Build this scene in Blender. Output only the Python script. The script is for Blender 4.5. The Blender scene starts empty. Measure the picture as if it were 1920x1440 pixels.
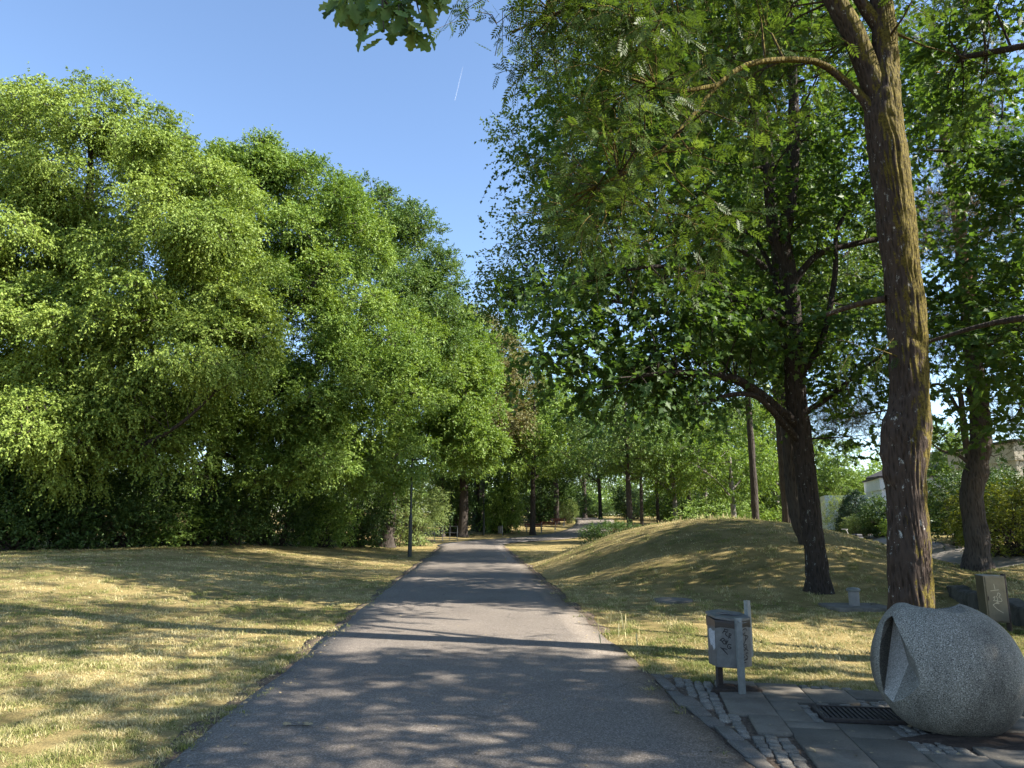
import bpy, bmesh, math, random
import numpy as np
from mathutils import Vector, Matrix

# ------------------------------------------------------------------ camera, sky, sun, exposure
SC = bpy.context.scene
COL = SC.collection
F_PX, CXP, CYP = 1333.0, 960.0, 720.0            # lens in pixels of the 1920 x 1440 frame
EYE = 1.7
PITCH = math.atan(257 / F_PX)
SUN_AZ, SUN_EL = math.radians(105), math.radians(38)   # clockwise from +Y

cam = bpy.data.cameras.new('camera')
cam.sensor_width = 36.0
cam.lens = 36.0 * F_PX / 1920.0
cam.clip_start = 0.05
cam.clip_end = 6000
camo = bpy.data.objects.new('camera', cam)
COL.objects.link(camo)
camo.location = (0, 0, EYE)
camo.rotation_euler = (math.pi / 2 + PITCH, 0, 0)
SC.camera = camo

world = bpy.data.worlds.new('World')
SC.world = world
world.use_nodes = True
_bg = world.node_tree.nodes['Background']
_sky = world.node_tree.nodes.new('ShaderNodeTexSky')
_sky.sky_type = 'NISHITA'
_sky.sun_disc = False
_sky.sun_elevation = SUN_EL
_sky.sun_rotation = SUN_AZ
_sky.altitude = 500
_sky.air_density = 1.0
_sky.dust_density = 0.6
_sky.ozone_density = 2.5
world.node_tree.links.new(_sky.outputs[0], _bg.inputs[0])
_bg.inputs[1].default_value = 0.096

sun = bpy.data.lights.new('sun', 'SUN')
sun.energy = 5.0
sun.angle = math.radians(0.53)
sun.color = (1.0, 0.925, 0.82)
suno = bpy.data.objects.new('sun', sun)
COL.objects.link(suno)
SV = Vector((math.sin(SUN_AZ) * math.cos(SUN_EL), math.cos(SUN_AZ) * math.cos(SUN_EL), math.sin(SUN_EL)))
suno.rotation_euler = (-SV).to_track_quat('-Z', 'Y').to_euler()
suno.location = SV * 60

SC.view_settings.view_transform = 'Standard'
SC.view_settings.look = 'None'
SC.view_settings.exposure = 1.78
SC.view_settings.gamma = 1.0
SC.render.engine = 'CYCLES'
cy = SC.cycles
cy.max_bounces = 6
cy.diffuse_bounces = 3
cy.glossy_bounces = 2
cy.transmission_bounces = 4
cy.transparent_max_bounces = 4
cy.caustics_reflective = False
cy.caustics_refractive = False
cy.use_denoising = True
cy.use_adaptive_sampling = True
cy.adaptive_threshold = 0.015

# ------------------------------------------------------------------ helpers
def ss(a, b, t):
    t = np.clip((np.asarray(t, float) - a) / (b - a), 0, 1)
    return t * t * (3 - 2 * t)

def ray(px, py):
    r, u = (px - CXP) / F_PX, (CYP - py) / F_PX
    return np.array([r, math.cos(PITCH) - u * math.sin(PITCH), math.sin(PITCH) + u * math.cos(PITCH)])

def W(px, py, Y):
    d = ray(px, py)
    return np.array([0, 0, EYE]) + d * (Y / d[1])

def mpp(px, py, Y):                                # metres in a pixel there
    return (Y / ray(px, py)[1]) / F_PX

def GZ(px, py, z=0.0):
    d = ray(px, py)
    return np.array([0, 0, EYE]) + d * ((z - EYE) / d[2])

def GH(px, py):
    d = ray(px, py)
    t, o = 2.0, np.array([0, 0, EYE])
    while t < 300:
        p = o + d * t
        if p[2] < H(p[0], p[1]):
            break
        t += 0.03
    return p

def vnoise(P, s, seed=0):
    rs = np.random.RandomState(seed + 11)
    P = np.asarray(P, float)
    out = np.zeros(P.shape[:-1])
    for k in range(5):
        d = rs.normal(size=P.shape[-1]); d /= np.linalg.norm(d)
        out += np.sin(P @ d * (2 * math.pi / s) * rs.uniform(.7, 1.5) + rs.uniform(0, 6.28))
    return out / 5 ** .5

# ------------------------------------------------------------------ terrain
_cA = (GZ(292, 1440)[:2] + GZ(1430, 1440)[:2]) / 2
_cB = (GZ(806, 1041)[:2] + GZ(957, 1037)[:2]) / 2
PK = (_cB[0] - _cA[0]) / (_cB[1] - _cA[1])
PC = _cA[0] - PK * _cA[1]
PHW = 2.07
def pcx(y): return PC + PK * y

WALL_A, WALL_B = np.array([9.15, 15.0]), np.array([7.1, 7.2])
def xw(y): return WALL_A[0] - (WALL_A[1] - y) * (WALL_A[0] - WALL_B[0]) / (WALL_A[1] - WALL_B[1])

def Hbase(x, y):
    x = np.asarray(x, float); y = np.asarray(y, float)
    rise = np.where(y > 45, .0009 * np.clip(y - 45, 0, 45) ** 2, 0) + np.clip(y - 90, 0, 60) * .02
    left = .62 * ss(.2, 10.5, (pcx(y) - PHW) - x) * ss(2, 22, y)
    rho2 = ((x - 8.1) / 7.8) ** 2 + ((y - 28) / 13.8) ** 2
    mound = 1.80 * np.clip(1 - rho2 ** 1.1, 0, 1) ** 1.6
    w = .3 + 5 * ss(15, 21, y)
    plate = .34 + .36 * ss(12, 20, y) + .34 * ss(20, 34, y)
    right = plate * ss(0, 1, (x - xw(y)) / w)
    k = .12
    hh = np.maximum(mound, right) + k * np.exp(-np.abs(mound - right) / k) * .35 * (np.minimum(mound, right) > .02)
    bumps = .02 * np.sin(x * 1.3 + 2) * np.sin(y * .9) * ss(2.2, 4, np.abs(x - pcx(y)))
    return rise + left + hh + bumps

PAVE = [GZ(*p)[:2] for p in ((1222, 1262), (1300, 1277), (1400, 1281), (1520, 1287), (1640, 1297), (1760, 1308), (2150, 1340))]
def in_pave(x, y):                                # right of the path and nearer than the slabs' far edge
    yy = np.interp(x, [p[0] for p in PAVE], [p[1] for p in PAVE])
    return (x > pcx(y) + PHW - .05) & (y < yy) & (x > PAVE[0][0] - 1.5) & (y > -3) & (x < 8)

ROAD = np.array([(pcx(49.0), 49.0), (pcx(53.0) + .1, 53.0), (-1.1, 57.5), (2.4, 62.0), (6.4, 70), (9.4, 82), (10.6, 98), (10.0, 120)], float)
RPATH = np.array([(15.2, 4), (14.9, 14), (14.4, 19.6), (14.6, 24), (17.2, 33), (21.5, 43), (25, 55), (27, 75)], float)

def poly_dist(x, y, P):
    x = np.asarray(x, float); y = np.asarray(y, float)
    best = np.full(x.shape, 1e9)
    for a, b in zip(P[:-1], P[1:]):
        ab = b - a
        t = np.clip(((x - a[0]) * ab[0] + (y - a[1]) * ab[1]) / (ab @ ab), 0, 1)
        best = np.minimum(best, np.hypot(x - a[0] - t * ab[0], y - a[1] - t * ab[1]))
    return best

def H(x, y): return Hbase(x, y)

def Hground(x, y):
    z = Hbase(x, y)
    m = (np.abs(x - pcx(y)) < PHW - .05) & (y < 54)
    m |= poly_dist(x, y, ROAD) < 2.15
    m |= poly_dist(x, y, RPATH) < 1.0
    return z - np.where(m, .05, 0) - np.where(in_pave(x, y), .05, 0)

# ------------------------------------------------------------------ materials
MATS = {}
class NT:
    def __init__(s, name):
        s.m = bpy.data.materials.new(name); s.m.use_nodes = True
        s.t = s.m.node_tree; s.b = s.t.nodes['Principled BSDF']; s.out = s.t.nodes['Material Output']
        MATS[name] = s.m
    def n(s, kind, **kw):
        x = s.t.nodes.new(kind)
        for k, v in kw.items(): setattr(x, k, v)
        return x
    def l(s, a, b): s.t.links.new(a, b)
    def pos(s, scale=(1, 1, 1), obj=False):
        m = s.n('ShaderNodeMapping'); m.inputs['Scale'].default_value = scale
        if obj: s.l(s.n('ShaderNodeTexCoord').outputs['Object'], m.inputs[0])
        else: s.l(s.n('ShaderNodeNewGeometry').outputs['Position'], m.inputs[0])
        return m.outputs[0]
    def noise(s, vec, scale, detail=4, rough=.55):
        x = s.n('ShaderNodeTexNoise'); x.inputs['Scale'].default_value = scale
        x.inputs['Detail'].default_value = detail; x.inputs['Roughness'].default_value = rough
        s.l(vec, x.inputs['Vector']); return x.outputs['Fac']
    def voro(s, vec, scale, feature='F1', out='Distance'):
        x = s.n('ShaderNodeTexVoronoi', feature=feature); x.inputs['Scale'].default_value = scale
        s.l(vec, x.inputs['Vector']); return x.outputs[out]
    def ramp(s, fac, stops):
        r = s.n('ShaderNodeValToRGB'); e = r.color_ramp.elements
        while len(e) < len(stops): e.new(.5)
        for k, (p, c) in zip(e, stops): k.position = p; k.color = (*c, 1) if len(c) == 3 else c
        s.l(fac, r.inputs[0]); return r.outputs[0]
    def mix(s, fac, a, b, blend='MIX'):
        x = s.n('ShaderNodeMix', data_type='RGBA', blend_type=blend)
        for v, i in ((fac, 0), (a, 6), (b, 7)):
            if hasattr(v, 'is_output') or hasattr(v, 'links'): s.l(v, x.inputs[i])
            else: x.inputs[i].default_value = v if i == 0 else (*v, 1)
        return x.outputs[2]
    def math(s, op, a, b=None, c=None):
        x = s.n('ShaderNodeMath', operation=op)
        for i, v in enumerate((a, b, c)):
            if v is None: continue
            if hasattr(v, 'links'): s.l(v, x.inputs[i])
            else: x.inputs[i].default_value = v
        return x.outputs[0]
    def attr(s, name):
        x = s.n('ShaderNodeAttribute'); x.attribute_name = name; return x.outputs['Fac']
    def bump(s, h, strength=.5, dist=.02):
        x = s.n('ShaderNodeBump'); x.inputs['Strength'].default_value = strength; x.inputs['Distance'].default_value = dist
        s.l(h, x.inputs['Height']); s.l(x.outputs[0], s.b.inputs['Normal'])
    def base(s, c):
        if hasattr(c, 'links'): s.l(c, s.b.inputs['Base Color'])
        else: s.b.inputs['Base Color'].default_value = (*c, 1)
    def set(s, rough=.6, spec=.4, metal=0):
        s.b.inputs['Roughness'].default_value = rough
        s.b.inputs['Specular IOR Level'].default_value = spec
        s.b.inputs['Metallic'].default_value = metal

def leaf_mat(name, dark, mid, light, trans=.38, rough=.5, spec=.22, tint=(1.25, 1.2, .45)):
    t = NT(name)
    f = t.math('ADD', t.math('MULTIPLY', t.attr('rnd'), .5), t.math('MULTIPLY', t.attr('cl'), .5))
    c = t.ramp(f, [(.12, dark), (.5, mid), (.88, light)])
    t.base(c); t.set(rough, spec)
    tr = t.n('ShaderNodeBsdfTranslucent')
    t.l(t.mix(1.0, c, tint, 'MULTIPLY'), tr.inputs[0])
    mx = t.n('ShaderNodeMixShader'); mx.inputs[0].default_value = trans
    t.l(t.b.outputs[0], mx.inputs[1]); t.l(tr.outputs[0], mx.inputs[2]); t.l(mx.outputs[0], t.out.inputs[0])
    return t.m

leaf_mat('hornbeam_leaf', (0.1, 0.16, 0.028), (0.175, 0.25, 0.046), (0.295, 0.375, 0.085), 0.32)
leaf_mat('linden_leaf', (0.08, 0.145, 0.028), (0.14, 0.225, 0.042), (0.25, 0.34, 0.08), 0.32)
leaf_mat('oak_leaf', (0.055, 0.105, 0.028), (0.095, 0.165, 0.04), (0.17, 0.235, 0.068), 0.3)
leaf_mat('fresh_leaf', (0.09, 0.16, 0.03), (0.14, 0.225, 0.045), (0.23, 0.31, 0.085), 0.4)
leaf_mat('brown_leaf', (0.085, 0.095, 0.032), (0.14, 0.14, 0.05), (0.22, 0.2, 0.09), 0.3, tint=(1.1, .9, .5))
leaf_mat('maple_leaf', (0.04, 0.085, 0.022), (0.065, 0.125, 0.03), (0.11, 0.175, 0.045), 0.46)
leaf_mat('ash_leaf', (0.042, 0.076, 0.018), (0.064, 0.108, 0.024), (0.1, 0.15, 0.036), 0.44)
leaf_mat('willow_leaf', (0.035, 0.068, 0.024), (0.055, 0.098, 0.032), (0.09, 0.145, 0.048), 0.32)
leaf_mat('shrub_leaf', (.035, .07, .02), (.055, .10, .026), (.09, .15, .035), .28)
leaf_mat('privet_leaf', (.11, .16, .05), (.17, .23, .075), (.26, .32, .13), .35)
leaf_mat('gold_leaf', (0.085, 0.115, 0.02), (0.135, 0.165, 0.028), (0.235, 0.25, 0.045), 0.35)
leaf_mat('conifer_leaf', (.018, .042, .022), (.028, .06, .03), (.045, .085, .04), .1)
leaf_mat('pine_needle', (0.055, 0.07, 0.028), (0.085, 0.105, 0.045), (0.14, 0.15, 0.08), 0.2, tint=(1.1, 1.0, .6))

def bark_mat(name, dark, light, scale=1.0, lichen=None, moss=None):
    t = NT(name)
    p = t.pos((9 * scale, 9 * scale, 1.6 * scale))
    v = t.voro(p, 3.2); n = t.noise(p, 5.0, 6, .65)
    h = t.math('ADD', t.math('MULTIPLY', v, .9), t.math('MULTIPLY', n, .7))
    c = t.ramp(h, [(.28, dark), (.85, light)])
    if lichen:
        q = t.noise(t.pos((4, 4, 2.2)), 3.1, 7, .75)
        c = t.mix(t.ramp(q, [(.60, (0, 0, 0)), (.66, (1, 1, 1))]), c, lichen)
    if moss:
        col, lo, hi = moss
        g = t.n('ShaderNodeNewGeometry')
        dt = t.n('ShaderNodeVectorMath', operation='DOT_PRODUCT'); dt.inputs[1].default_value = (.86, -.28, .2)
        t.l(g.outputs['Normal'], dt.inputs[0])
        sx = t.n('ShaderNodeSeparateXYZ'); t.l(g.outputs['Position'], sx.inputs[0])
        band = t.n('ShaderNodeMapRange'); band.inputs[1].default_value = lo; band.inputs[2].default_value = hi
        t.l(sx.outputs[2], band.inputs[0])
        k = t.math('ADD', t.math('MULTIPLY', dt.outputs['Value'], .36), t.math('MULTIPLY', t.noise(t.pos((3, 3, 1.2)), 2.4, 7, .75), 1.5))
        k = t.math('ADD', k, t.math('MULTIPLY', band.outputs[0], .26))
        c = t.mix(t.ramp(k, [(.93, (0, 0, 0)), (1.05, (1, 1, 1))]), c, t.mix(t.ramp(t.noise(t.pos(), 26, 6, .8), [(.38, (0, 0, 0)), (.62, (1, 1, 1))]), (.035, .026, .01), col))
    t.base(c); t.set(.9, .15); t.bump(h, 1.0, .03)
    return t.m

bark_mat('ash_bark', (.011, .008, .006), (.058, .042, .033), 1.0, (.40, .40, .37), ((.15, .12, .022), 2.8, 4.4))
bark_mat('maple_bark', (.008, .007, .006), (.038, .030, .025), .9, (.30, .31, .28))
bark_mat('dark_bark', (.014, .012, .010), (.06, .05, .042), .8)
bark_mat('grey_bark', (.05, .045, .04), (.20, .18, .155), .8)
bark_mat('pine_bark', (.018, .015, .013), (.075, .063, .055), .8)
bark_mat('pine_bark_orange', (.11, .06, .04), (.34, .20, .13), .8)

def lawn_color(t, fine=True):
    p = t.pos()
    a = t.noise(p, .33, 5, .6); b = t.noise(p, 1.9, 4, .6)
    f = t.math('ADD', t.math('MULTIPLY', a, .62), t.math('MULTIPLY', b, .38))
    return f

t = NT('lawn_ground')
f = lawn_color(t)
c = t.ramp(f, [(.33, (.12, .12, .05)), (.45, (.25, .20, .085)), (.58, (.39, .305, .135)), (.72, (.32, .22, .115))])
g = t.noise(t.pos(), 38, 5, .7)
c = t.mix(t.ramp(g, [(.3, (.55, .55, .55)), (.7, (1.15, 1.15, 1.15))]), c, c)
c = t.mix(1.0, c, t.ramp(g, [(.28, (.45, .45, .42)), (.72, (1.0, 1.0, 1.0))]), 'MULTIPLY')
t.base(c); t.set(.95, .05); t.bump(g, .8, .03)

t = NT('grass_blade')
f = lawn_color(t)
dry = t.ramp(t.attr('rnd'), [(0, (.33, .265, .115)), (.5, (.49, .415, .205)), (1, (.64, .57, .34))])
grn = t.ramp(t.attr('rnd'), [(0, (.10, .13, .03)), (.6, (.17, .20, .05)), (1, (.30, .29, .10))])
k = t.math('ADD', f, t.math('MULTIPLY', t.math('SUBTRACT', t.attr('cl'), .5), .34))
c = t.mix(t.ramp(k, [(.44, (0, 0, 0)), (.58, (1, 1, 1))]), grn, dry)
t.base(c); t.set(.7, .15)
tr = t.n('ShaderNodeBsdfTranslucent'); t.l(c, tr.inputs[0])
mx = t.n('ShaderNodeMixShader'); mx.inputs[0].default_value = .3
t.l(t.b.outputs[0], mx.inputs[1]); t.l(tr.outputs[0], mx.inputs[2]); t.l(mx.outputs[0], t.out.inputs[0])

t = NT('asphalt')
p = t.pos()
sp = t.voro(p, 95, 'F1', 'Color')
bw = t.n('ShaderNodeRGBToBW'); t.l(sp, bw.inputs[0])
c = t.ramp(bw.outputs[0], [(.1, (.098, .085, .070)), (.55, (.150, .130, .108)), (.9, (.27, .24, .205))])
big = t.noise(p, .55, 6, .65)
c = t.mix(1.0, c, t.ramp(big, [(.3, (.80, .79, .79)), (.7, (1.12, 1.10, 1.07))]), 'MULTIPLY')
fl = t.noise(p, 260, 2, .5)
wv = t.n('ShaderNodeVectorMath', operation='ADD'); nz = t.n('ShaderNodeTexNoise'); nz.inputs['Scale'].default_value = 1.4; nz.inputs['Detail'].default_value = 5
t.l(p, nz.inputs['Vector']); t.l(p, wv.inputs[0]); t.l(nz.outputs['Color'], wv.inputs[1])
ck = t.voro(wv.outputs[0], .42, 'DISTANCE_TO_EDGE')
cm = t.math('MULTIPLY', t.ramp(ck, [(.003, (1, 1, 1)), (.012, (0, 0, 0))]), t.ramp(t.noise(p, .7, 3), [(.52, (0, 0, 0)), (.6, (1, 1, 1))]))
c = t.mix(t.math('MULTIPLY', cm, .6), c, (.06, .052, .045))
dn = t.noise(p, 3.2, 6, .75)
c = t.mix(t.ramp(dn, [(.60, (0, 0, 0)), (.74, (.5, .5, .5))]), c, (.10, .088, .075))
c = t.mix(t.ramp(fl, [(.66, (0, 0, 0)), (.72, (1, 1, 1))]), c, (.40, .38, .35))
t.base(c); t.set(.85, .25); t.bump(t.math('ADD', bw.outputs[0], fl), .5, .006)

t = NT('path_gravel')
p = t.pos(); n = t.noise(p, 60, 5, .7)
c = t.mix(t.noise(p, 1.2, 4), (.20, .18, .16), (.32, .29, .25))
c = t.mix(1.0, c, t.ramp(n, [(.3, (.7, .7, .7)), (.7, (1.15, 1.15, 1.15))]), 'MULTIPLY')
t.base(c); t.set(.9, .2); t.bump(n, .5, .01)

t = NT('edge_soil')
p = t.pos(); n = t.noise(p, 30, 6, .75)
c = t.ramp(n, [(.32, (.055, .042, .032)), (.52, (.13, .10, .075)), (.68, (.26, .21, .15))])
t.base(c); t.set(.95, .1); t.bump(n, 1.0, .03)

def stone_mat(name, a, b, spk=None, rough=.85, stain=.5, scale=1.0, bump=.3):
    t = NT(name)
    p = t.pos()
    n = t.noise(p, 3.0 * scale, 6, .65); m = t.noise(p, 70 * scale, 4, .7)
    c = t.mix(n, a, b)
    c = t.mix(1.0, c, t.ramp(m, [(.3, (.72,) * 3), (.7, (1.2,) * 3)]), 'MULTIPLY')
    if spk:
        s1 = t.noise(p, 150 * scale, 2, .6)
        c = t.mix(t.ramp(s1, [(.55, (0, 0, 0)), (.62, (1, 1, 1))]), c, spk[0])
        c = t.mix(t.ramp(s1, [(.36, (1, 1, 1)), (.42, (0, 0, 0))]), c, spk[1])
    st = t.noise(t.pos((1.4, 1.4, .5)), 1.6 * scale, 6, .7)
    c = t.mix(1.0, c, t.ramp(st, [(.35, (1 - stain,) * 3), (.62, (1.0,) * 3)]), 'MULTIPLY')
    a_ = t.attr('tone')
    c = t.mix(1.0, c, t.ramp(a_, [(0, (.82, .82, .80)), (1, (1.18, 1.17, 1.14))]), 'MULTIPLY') if name.startswith('slab') or name.startswith('sett') else c
    t.base(c); t.set(rough, .3); t.bump(m, bump, .008)
    return t.m
stone_mat('slab_concrete', (.115, .102, .082), (.175, .157, .128), None, .88, .35)
stone_mat('sett_granite', (.125, .113, .092), (.205, .186, .154), ((.30, .28, .24), (.12, .12, .12)), .8, .3)
stone_mat('kerb_granite', (.095, .085, .069), (.15, .135, .112), ((.23, .21, .18), (.10, .10, .10)), .82, .35)
stone_mat('sculpture_granite', (.16, .15, .122), (.25, .235, .195), ((.42, .395, .34), (.03, .03, .03)), .72, .6, .8, .2)
stone_mat('lit_worn_granite', (.27, .26, .225), (.36, .34, .30), ((.46, .44, .40), (.16, .15, .14)), .6, .2, .8, .15)  # paler ball granite for the notch ledge, skylight painted in with the wear
stone_mat('shaded_stained_granite', (.07, .066, .054), (.13, .12, .10), ((.22, .21, .18), (.025, .025, .025)), .8, .7, .8, .2)  # darker ball granite for the notch wall, shade painted in with the stain
stone_mat('cover_concrete', (.13, .12, .10), (.22, .20, .17), None, .92, .5)
stone_mat('wall_stone', (.045, .042, .035), (.13, .12, .10), None, .95, .6, 1.2, 1.0)
stone_mat('white_render', (.70, .72, .73), (.80, .81, .82), None, .9, .12, .3, .1)
stone_mat('beige_render', (.52, .47, .37), (.60, .55, .44), None, .9, .15, .3, .1)
stone_mat('blue_render', (.62, .68, .76), (.70, .76, .84), None, .9, .1, .3, .1)
stone_mat('roof_dark', (.05, .045, .04), (.09, .08, .075), None, .8, .3, .5, .3)

def plain(name, col, rough=.5, spec=.4, metal=0, var=.18, scale=8):
    t = NT(name)
    n = t.noise(t.pos(), scale, 5, .7)
    c = t.mix(1.0, col, t.ramp(n, [(.3, (1 - var,) * 3), (.7, (1 + var * .6,) * 3)]), 'MULTIPLY')
    t.base(c); t.set(rough, spec, metal); t.bump(n, .08, .004)
    return t.m
plain('bin_steel', (.125, .128, .126), .5, .5, .35, .3, 14)
plain('galvanised', (.20, .215, .21), .5, .5, .45, .25, 22)
plain('rusty_dark', (.05, .04, .035), .75, .3, .2, .4, 30)
plain('black_bag', (.012, .013, .016), .28, .6, 0, .2, 40)
plain('hole_dark', (.012, .012, .012), .9, .1)
plain('ink', (.012, .012, .014), .5, .3)
plain('worn_paper', (.42, .42, .43), .8, .2, 0, .45, 60)
plain('lamp_paint', (.016, .024, .024), .45, .5, 0, .2, 10)
plain('rail_paint', (.15, .155, .155), .5, .4, .3)
plain('bench_red', (.13, .022, .018), .55, .4)
plain('bench_iron', (.25, .25, .24), .6, .4, .3)
plain('window_glass', (.06, .08, .10), .08, .6)
plain('window_frame', (.72, .73, .72), .6, .3)
plain('shutter', (.40, .35, .29), .7, .3)
plain('grate_iron', (.055, .045, .04), .7, .4, .4, .4, 30)
plain('soil_dark', (.045, .035, .028), .95, .1, 0, .5, 40)
plain('cart_dark', (.03, .03, .035), .5, .4)
plain('cart_grey', (.45, .45, .45), .5, .4)
plain('scratch', (.42, .38, .28), .5, .4, .4)
plain('steel_box', (.165, .15, .115), .34, .5, .75, .22, 5)
plain('twig', (.06, .05, .04), .9, .1)
plain('twig_light', (.17, .15, .11), .8, .2)
plain('dead_leaf', (.30, .24, .14), .8, .2, 0, .4, 40)
plain('vent_pipe', (.21, .20, .185), .8, .3)
t = NT('vapour'); t.base((.9, .92, .95)); t.set(1, 0); t.b.inputs['Alpha'].default_value = .07

# ------------------------------------------------------------------ object helpers
def tag(o, label=None, cat=None, group=None, kind=None):
    if label: o['label'] = label
    if cat: o['category'] = cat
    if group: o['group'] = group
    if kind: o['kind'] = kind
    return o

def empty(name, loc, label, cat, group=None, rz=0):
    o = bpy.data.objects.new(name, None); COL.objects.link(o)
    o.location = Vector([float(v) for v in loc]); o.rotation_euler = (0, 0, rz); o.empty_display_size = .1
    return tag(o, label, cat, group)

def link(name, me, mat=None, parent=None, loc=None):
    o = bpy.data.objects.new(name, me); COL.objects.link(o)
    if mat: me.materials.clear(); me.materials.append(MATS[mat])
    if parent: o.parent = parent
    if loc is not None: o.location = Vector([float(v) for v in loc])
    return o

def copy_tree(root):
    r = root.copy(); COL.objects.link(r)
    for ch in [c for c in bpy.data.objects if c.parent == root]:
        c = ch.copy(); COL.objects.link(c); c.parent = r
        for g in [q for q in bpy.data.objects if q.parent == ch]:
            d = g.copy(); COL.objects.link(d); d.parent = c
    return r

def np_mesh(name, V, sizes, loops, attrs=None, smooth=False):
    me = bpy.data.meshes.new(name)
    V = np.asarray(V, np.float32); loops = np.asarray(loops, np.int32).ravel(); sizes = np.asarray(sizes, np.int32)
    me.vertices.add(len(V)); me.vertices.foreach_set('co', V.ravel())
    me.loops.add(len(loops)); me.loops.foreach_set('vertex_index', loops)
    me.polygons.add(len(sizes))
    st = np.zeros(len(sizes), np.int32); st[1:] = np.cumsum(sizes)[:-1]
    me.polygons.foreach_set('loop_start', st)
    if smooth: me.polygons.foreach_set('use_smooth', np.ones(len(sizes), bool))
    for k, a in (attrs or {}).items():
        at = me.attributes.new(k, 'FLOAT', 'FACE'); at.data.foreach_set('value', np.asarray(a, np.float32))
    me.update(calc_edges=True)
    return me

class MB:
    """gathers pieces into one mesh"""
    def __init__(s): s.bm = bmesh.new()
    def add(s, verts, faces):
        vs = [s.bm.verts.new(tuple(float(q) for q in v)) for v in verts]
        for f in faces:
            try: s.bm.faces.new([vs[i] for i in f])
            except ValueError: pass
        return vs
    def box(s, c, d, rz=0, M=None):
        x, y, z = [q / 2 for q in d]
        P = [Vector((sx * x, sy * y, sz * z)) for sz in (-1, 1) for sy in (-1, 1) for sx in (-1, 1)]
        R = M if M is not None else Matrix.Rotation(rz, 3, 'Z')
        P = [R @ p + Vector(c) for p in P]
        s.add(P, [(0, 2, 3, 1), (4, 5, 7, 6), (0, 1, 5, 4), (2, 6, 7, 3), (0, 4, 6, 2), (1, 3, 7, 5)])
    def prism(s, poly, z0, z1):
        n = len(poly)
        z0 = z0 if hasattr(z0, '__len__') else [z0] * n
        z1 = z1 if hasattr(z1, '__len__') else [z1] * n
        P = [(x, y, z) for (x, y), z in zip(poly, z0)] + [(x, y, z) for (x, y), z in zip(poly, z1)]
        s.add(P, [tuple(range(n))[::-1], tuple(range(n, 2 * n))] + [(i, (i + 1) % n, (i + 1) % n + n, i + n) for i in range(n)])
    def tube(s, pts, rad, n=8, caps=True):
        pts = [Vector([float(q) for q in p]) for p in pts]
        rad = rad if hasattr(rad, '__len__') else [rad] * len(pts)
        ref = Vector((0, 0, 1)) if abs((pts[-1] - pts[0]).normalized().z) < .9 else Vector((1, 0, 0))
        V = []
        for i, p in enumerate(pts):
            d = (pts[min(i + 1, len(pts) - 1)] - pts[max(i - 1, 0)]).normalized()
            a = d.cross(ref).normalized(); b = d.cross(a)
            for k in range(n):
                q = 2 * math.pi * k / n
                V.append(p + (a * math.cos(q) + b * math.sin(q)) * rad[i])
        Fc = [(i * n + k, i * n + (k + 1) % n, (i + 1) * n + (k + 1) % n, (i + 1) * n + k) for i in range(len(pts) - 1) for k in range(n)]
        if caps: Fc += [tuple(range(n))[::-1], tuple(range((len(pts) - 1) * n, len(pts) * n))]
        s.add(V, Fc)
    def lathe(s, prof, n=20, c=(0, 0, 0)):
        V = [(c[0] + r * math.cos(2 * math.pi * k / n), c[1] + r * math.sin(2 * math.pi * k / n), c[2] + z) for r, z in prof for k in range(n)]
        m = len(prof)
        Fc = [(i * n + k, i * n + (k + 1) % n, (i + 1) * n + (k + 1) % n, (i + 1) * n + k) for i in range(m - 1) for k in range(n)]
        Fc += [tuple(range(n))[::-1], tuple(range((m - 1) * n, m * n))]
        s.add(V, Fc)
    def build(s, name, mat, parent=None, bevel=0, smooth=False, loc=None):
        bm = s.bm
        bmesh.ops.recalc_face_normals(bm, faces=bm.faces)
        if bevel:
            bmesh.ops.bevel(bm, geom=[e for e in bm.edges if len(e.link_faces) == 2 and e.calc_face_angle(0) > .5], offset=bevel, segments=2, affect='EDGES', profile=.6, clamp_overlap=True)
        me = bpy.data.meshes.new(name); bm.to_mesh(me); bm.free()
        if smooth:
            me.polygons.foreach_set('use_smooth', np.ones(len(me.polygons), bool))
            me.set_sharp_from_angle(angle=.7)
        return link(name, me, mat, parent, loc)

# ------------------------------------------------------------------ ground, path, roads
def grow(a, b, step, lo, hi):
    v = list(np.arange(a, b + 1e-6, step)); s = step
    while v[-1] < hi: s *= 1.22; v.append(v[-1] + s)
    s = step
    while v[0] > lo: s *= 1.22; v.insert(0, v[0] - s)
    return np.array(v)

gx, gy = grow(-17, 22, .28, -3000, 3000), grow(-3, 48, .28, -900, 3500)
X, Y = np.meshgrid(gx, gy)
Z = Hground(X, Y)
nx, ny = len(gx), len(gy)
idx = np.arange(nx * ny).reshape(ny, nx)
q = np.stack([idx[:-1, :-1], idx[:-1, 1:], idx[1:, 1:], idx[1:, :-1]], -1).reshape(-1, 4)
tag(link('ground', np_mesh('ground', np.stack([X, Y, Z], -1).reshape(-1, 3), np.full(len(q), 4), q, smooth=True), 'lawn_ground'), kind='structure')

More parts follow.
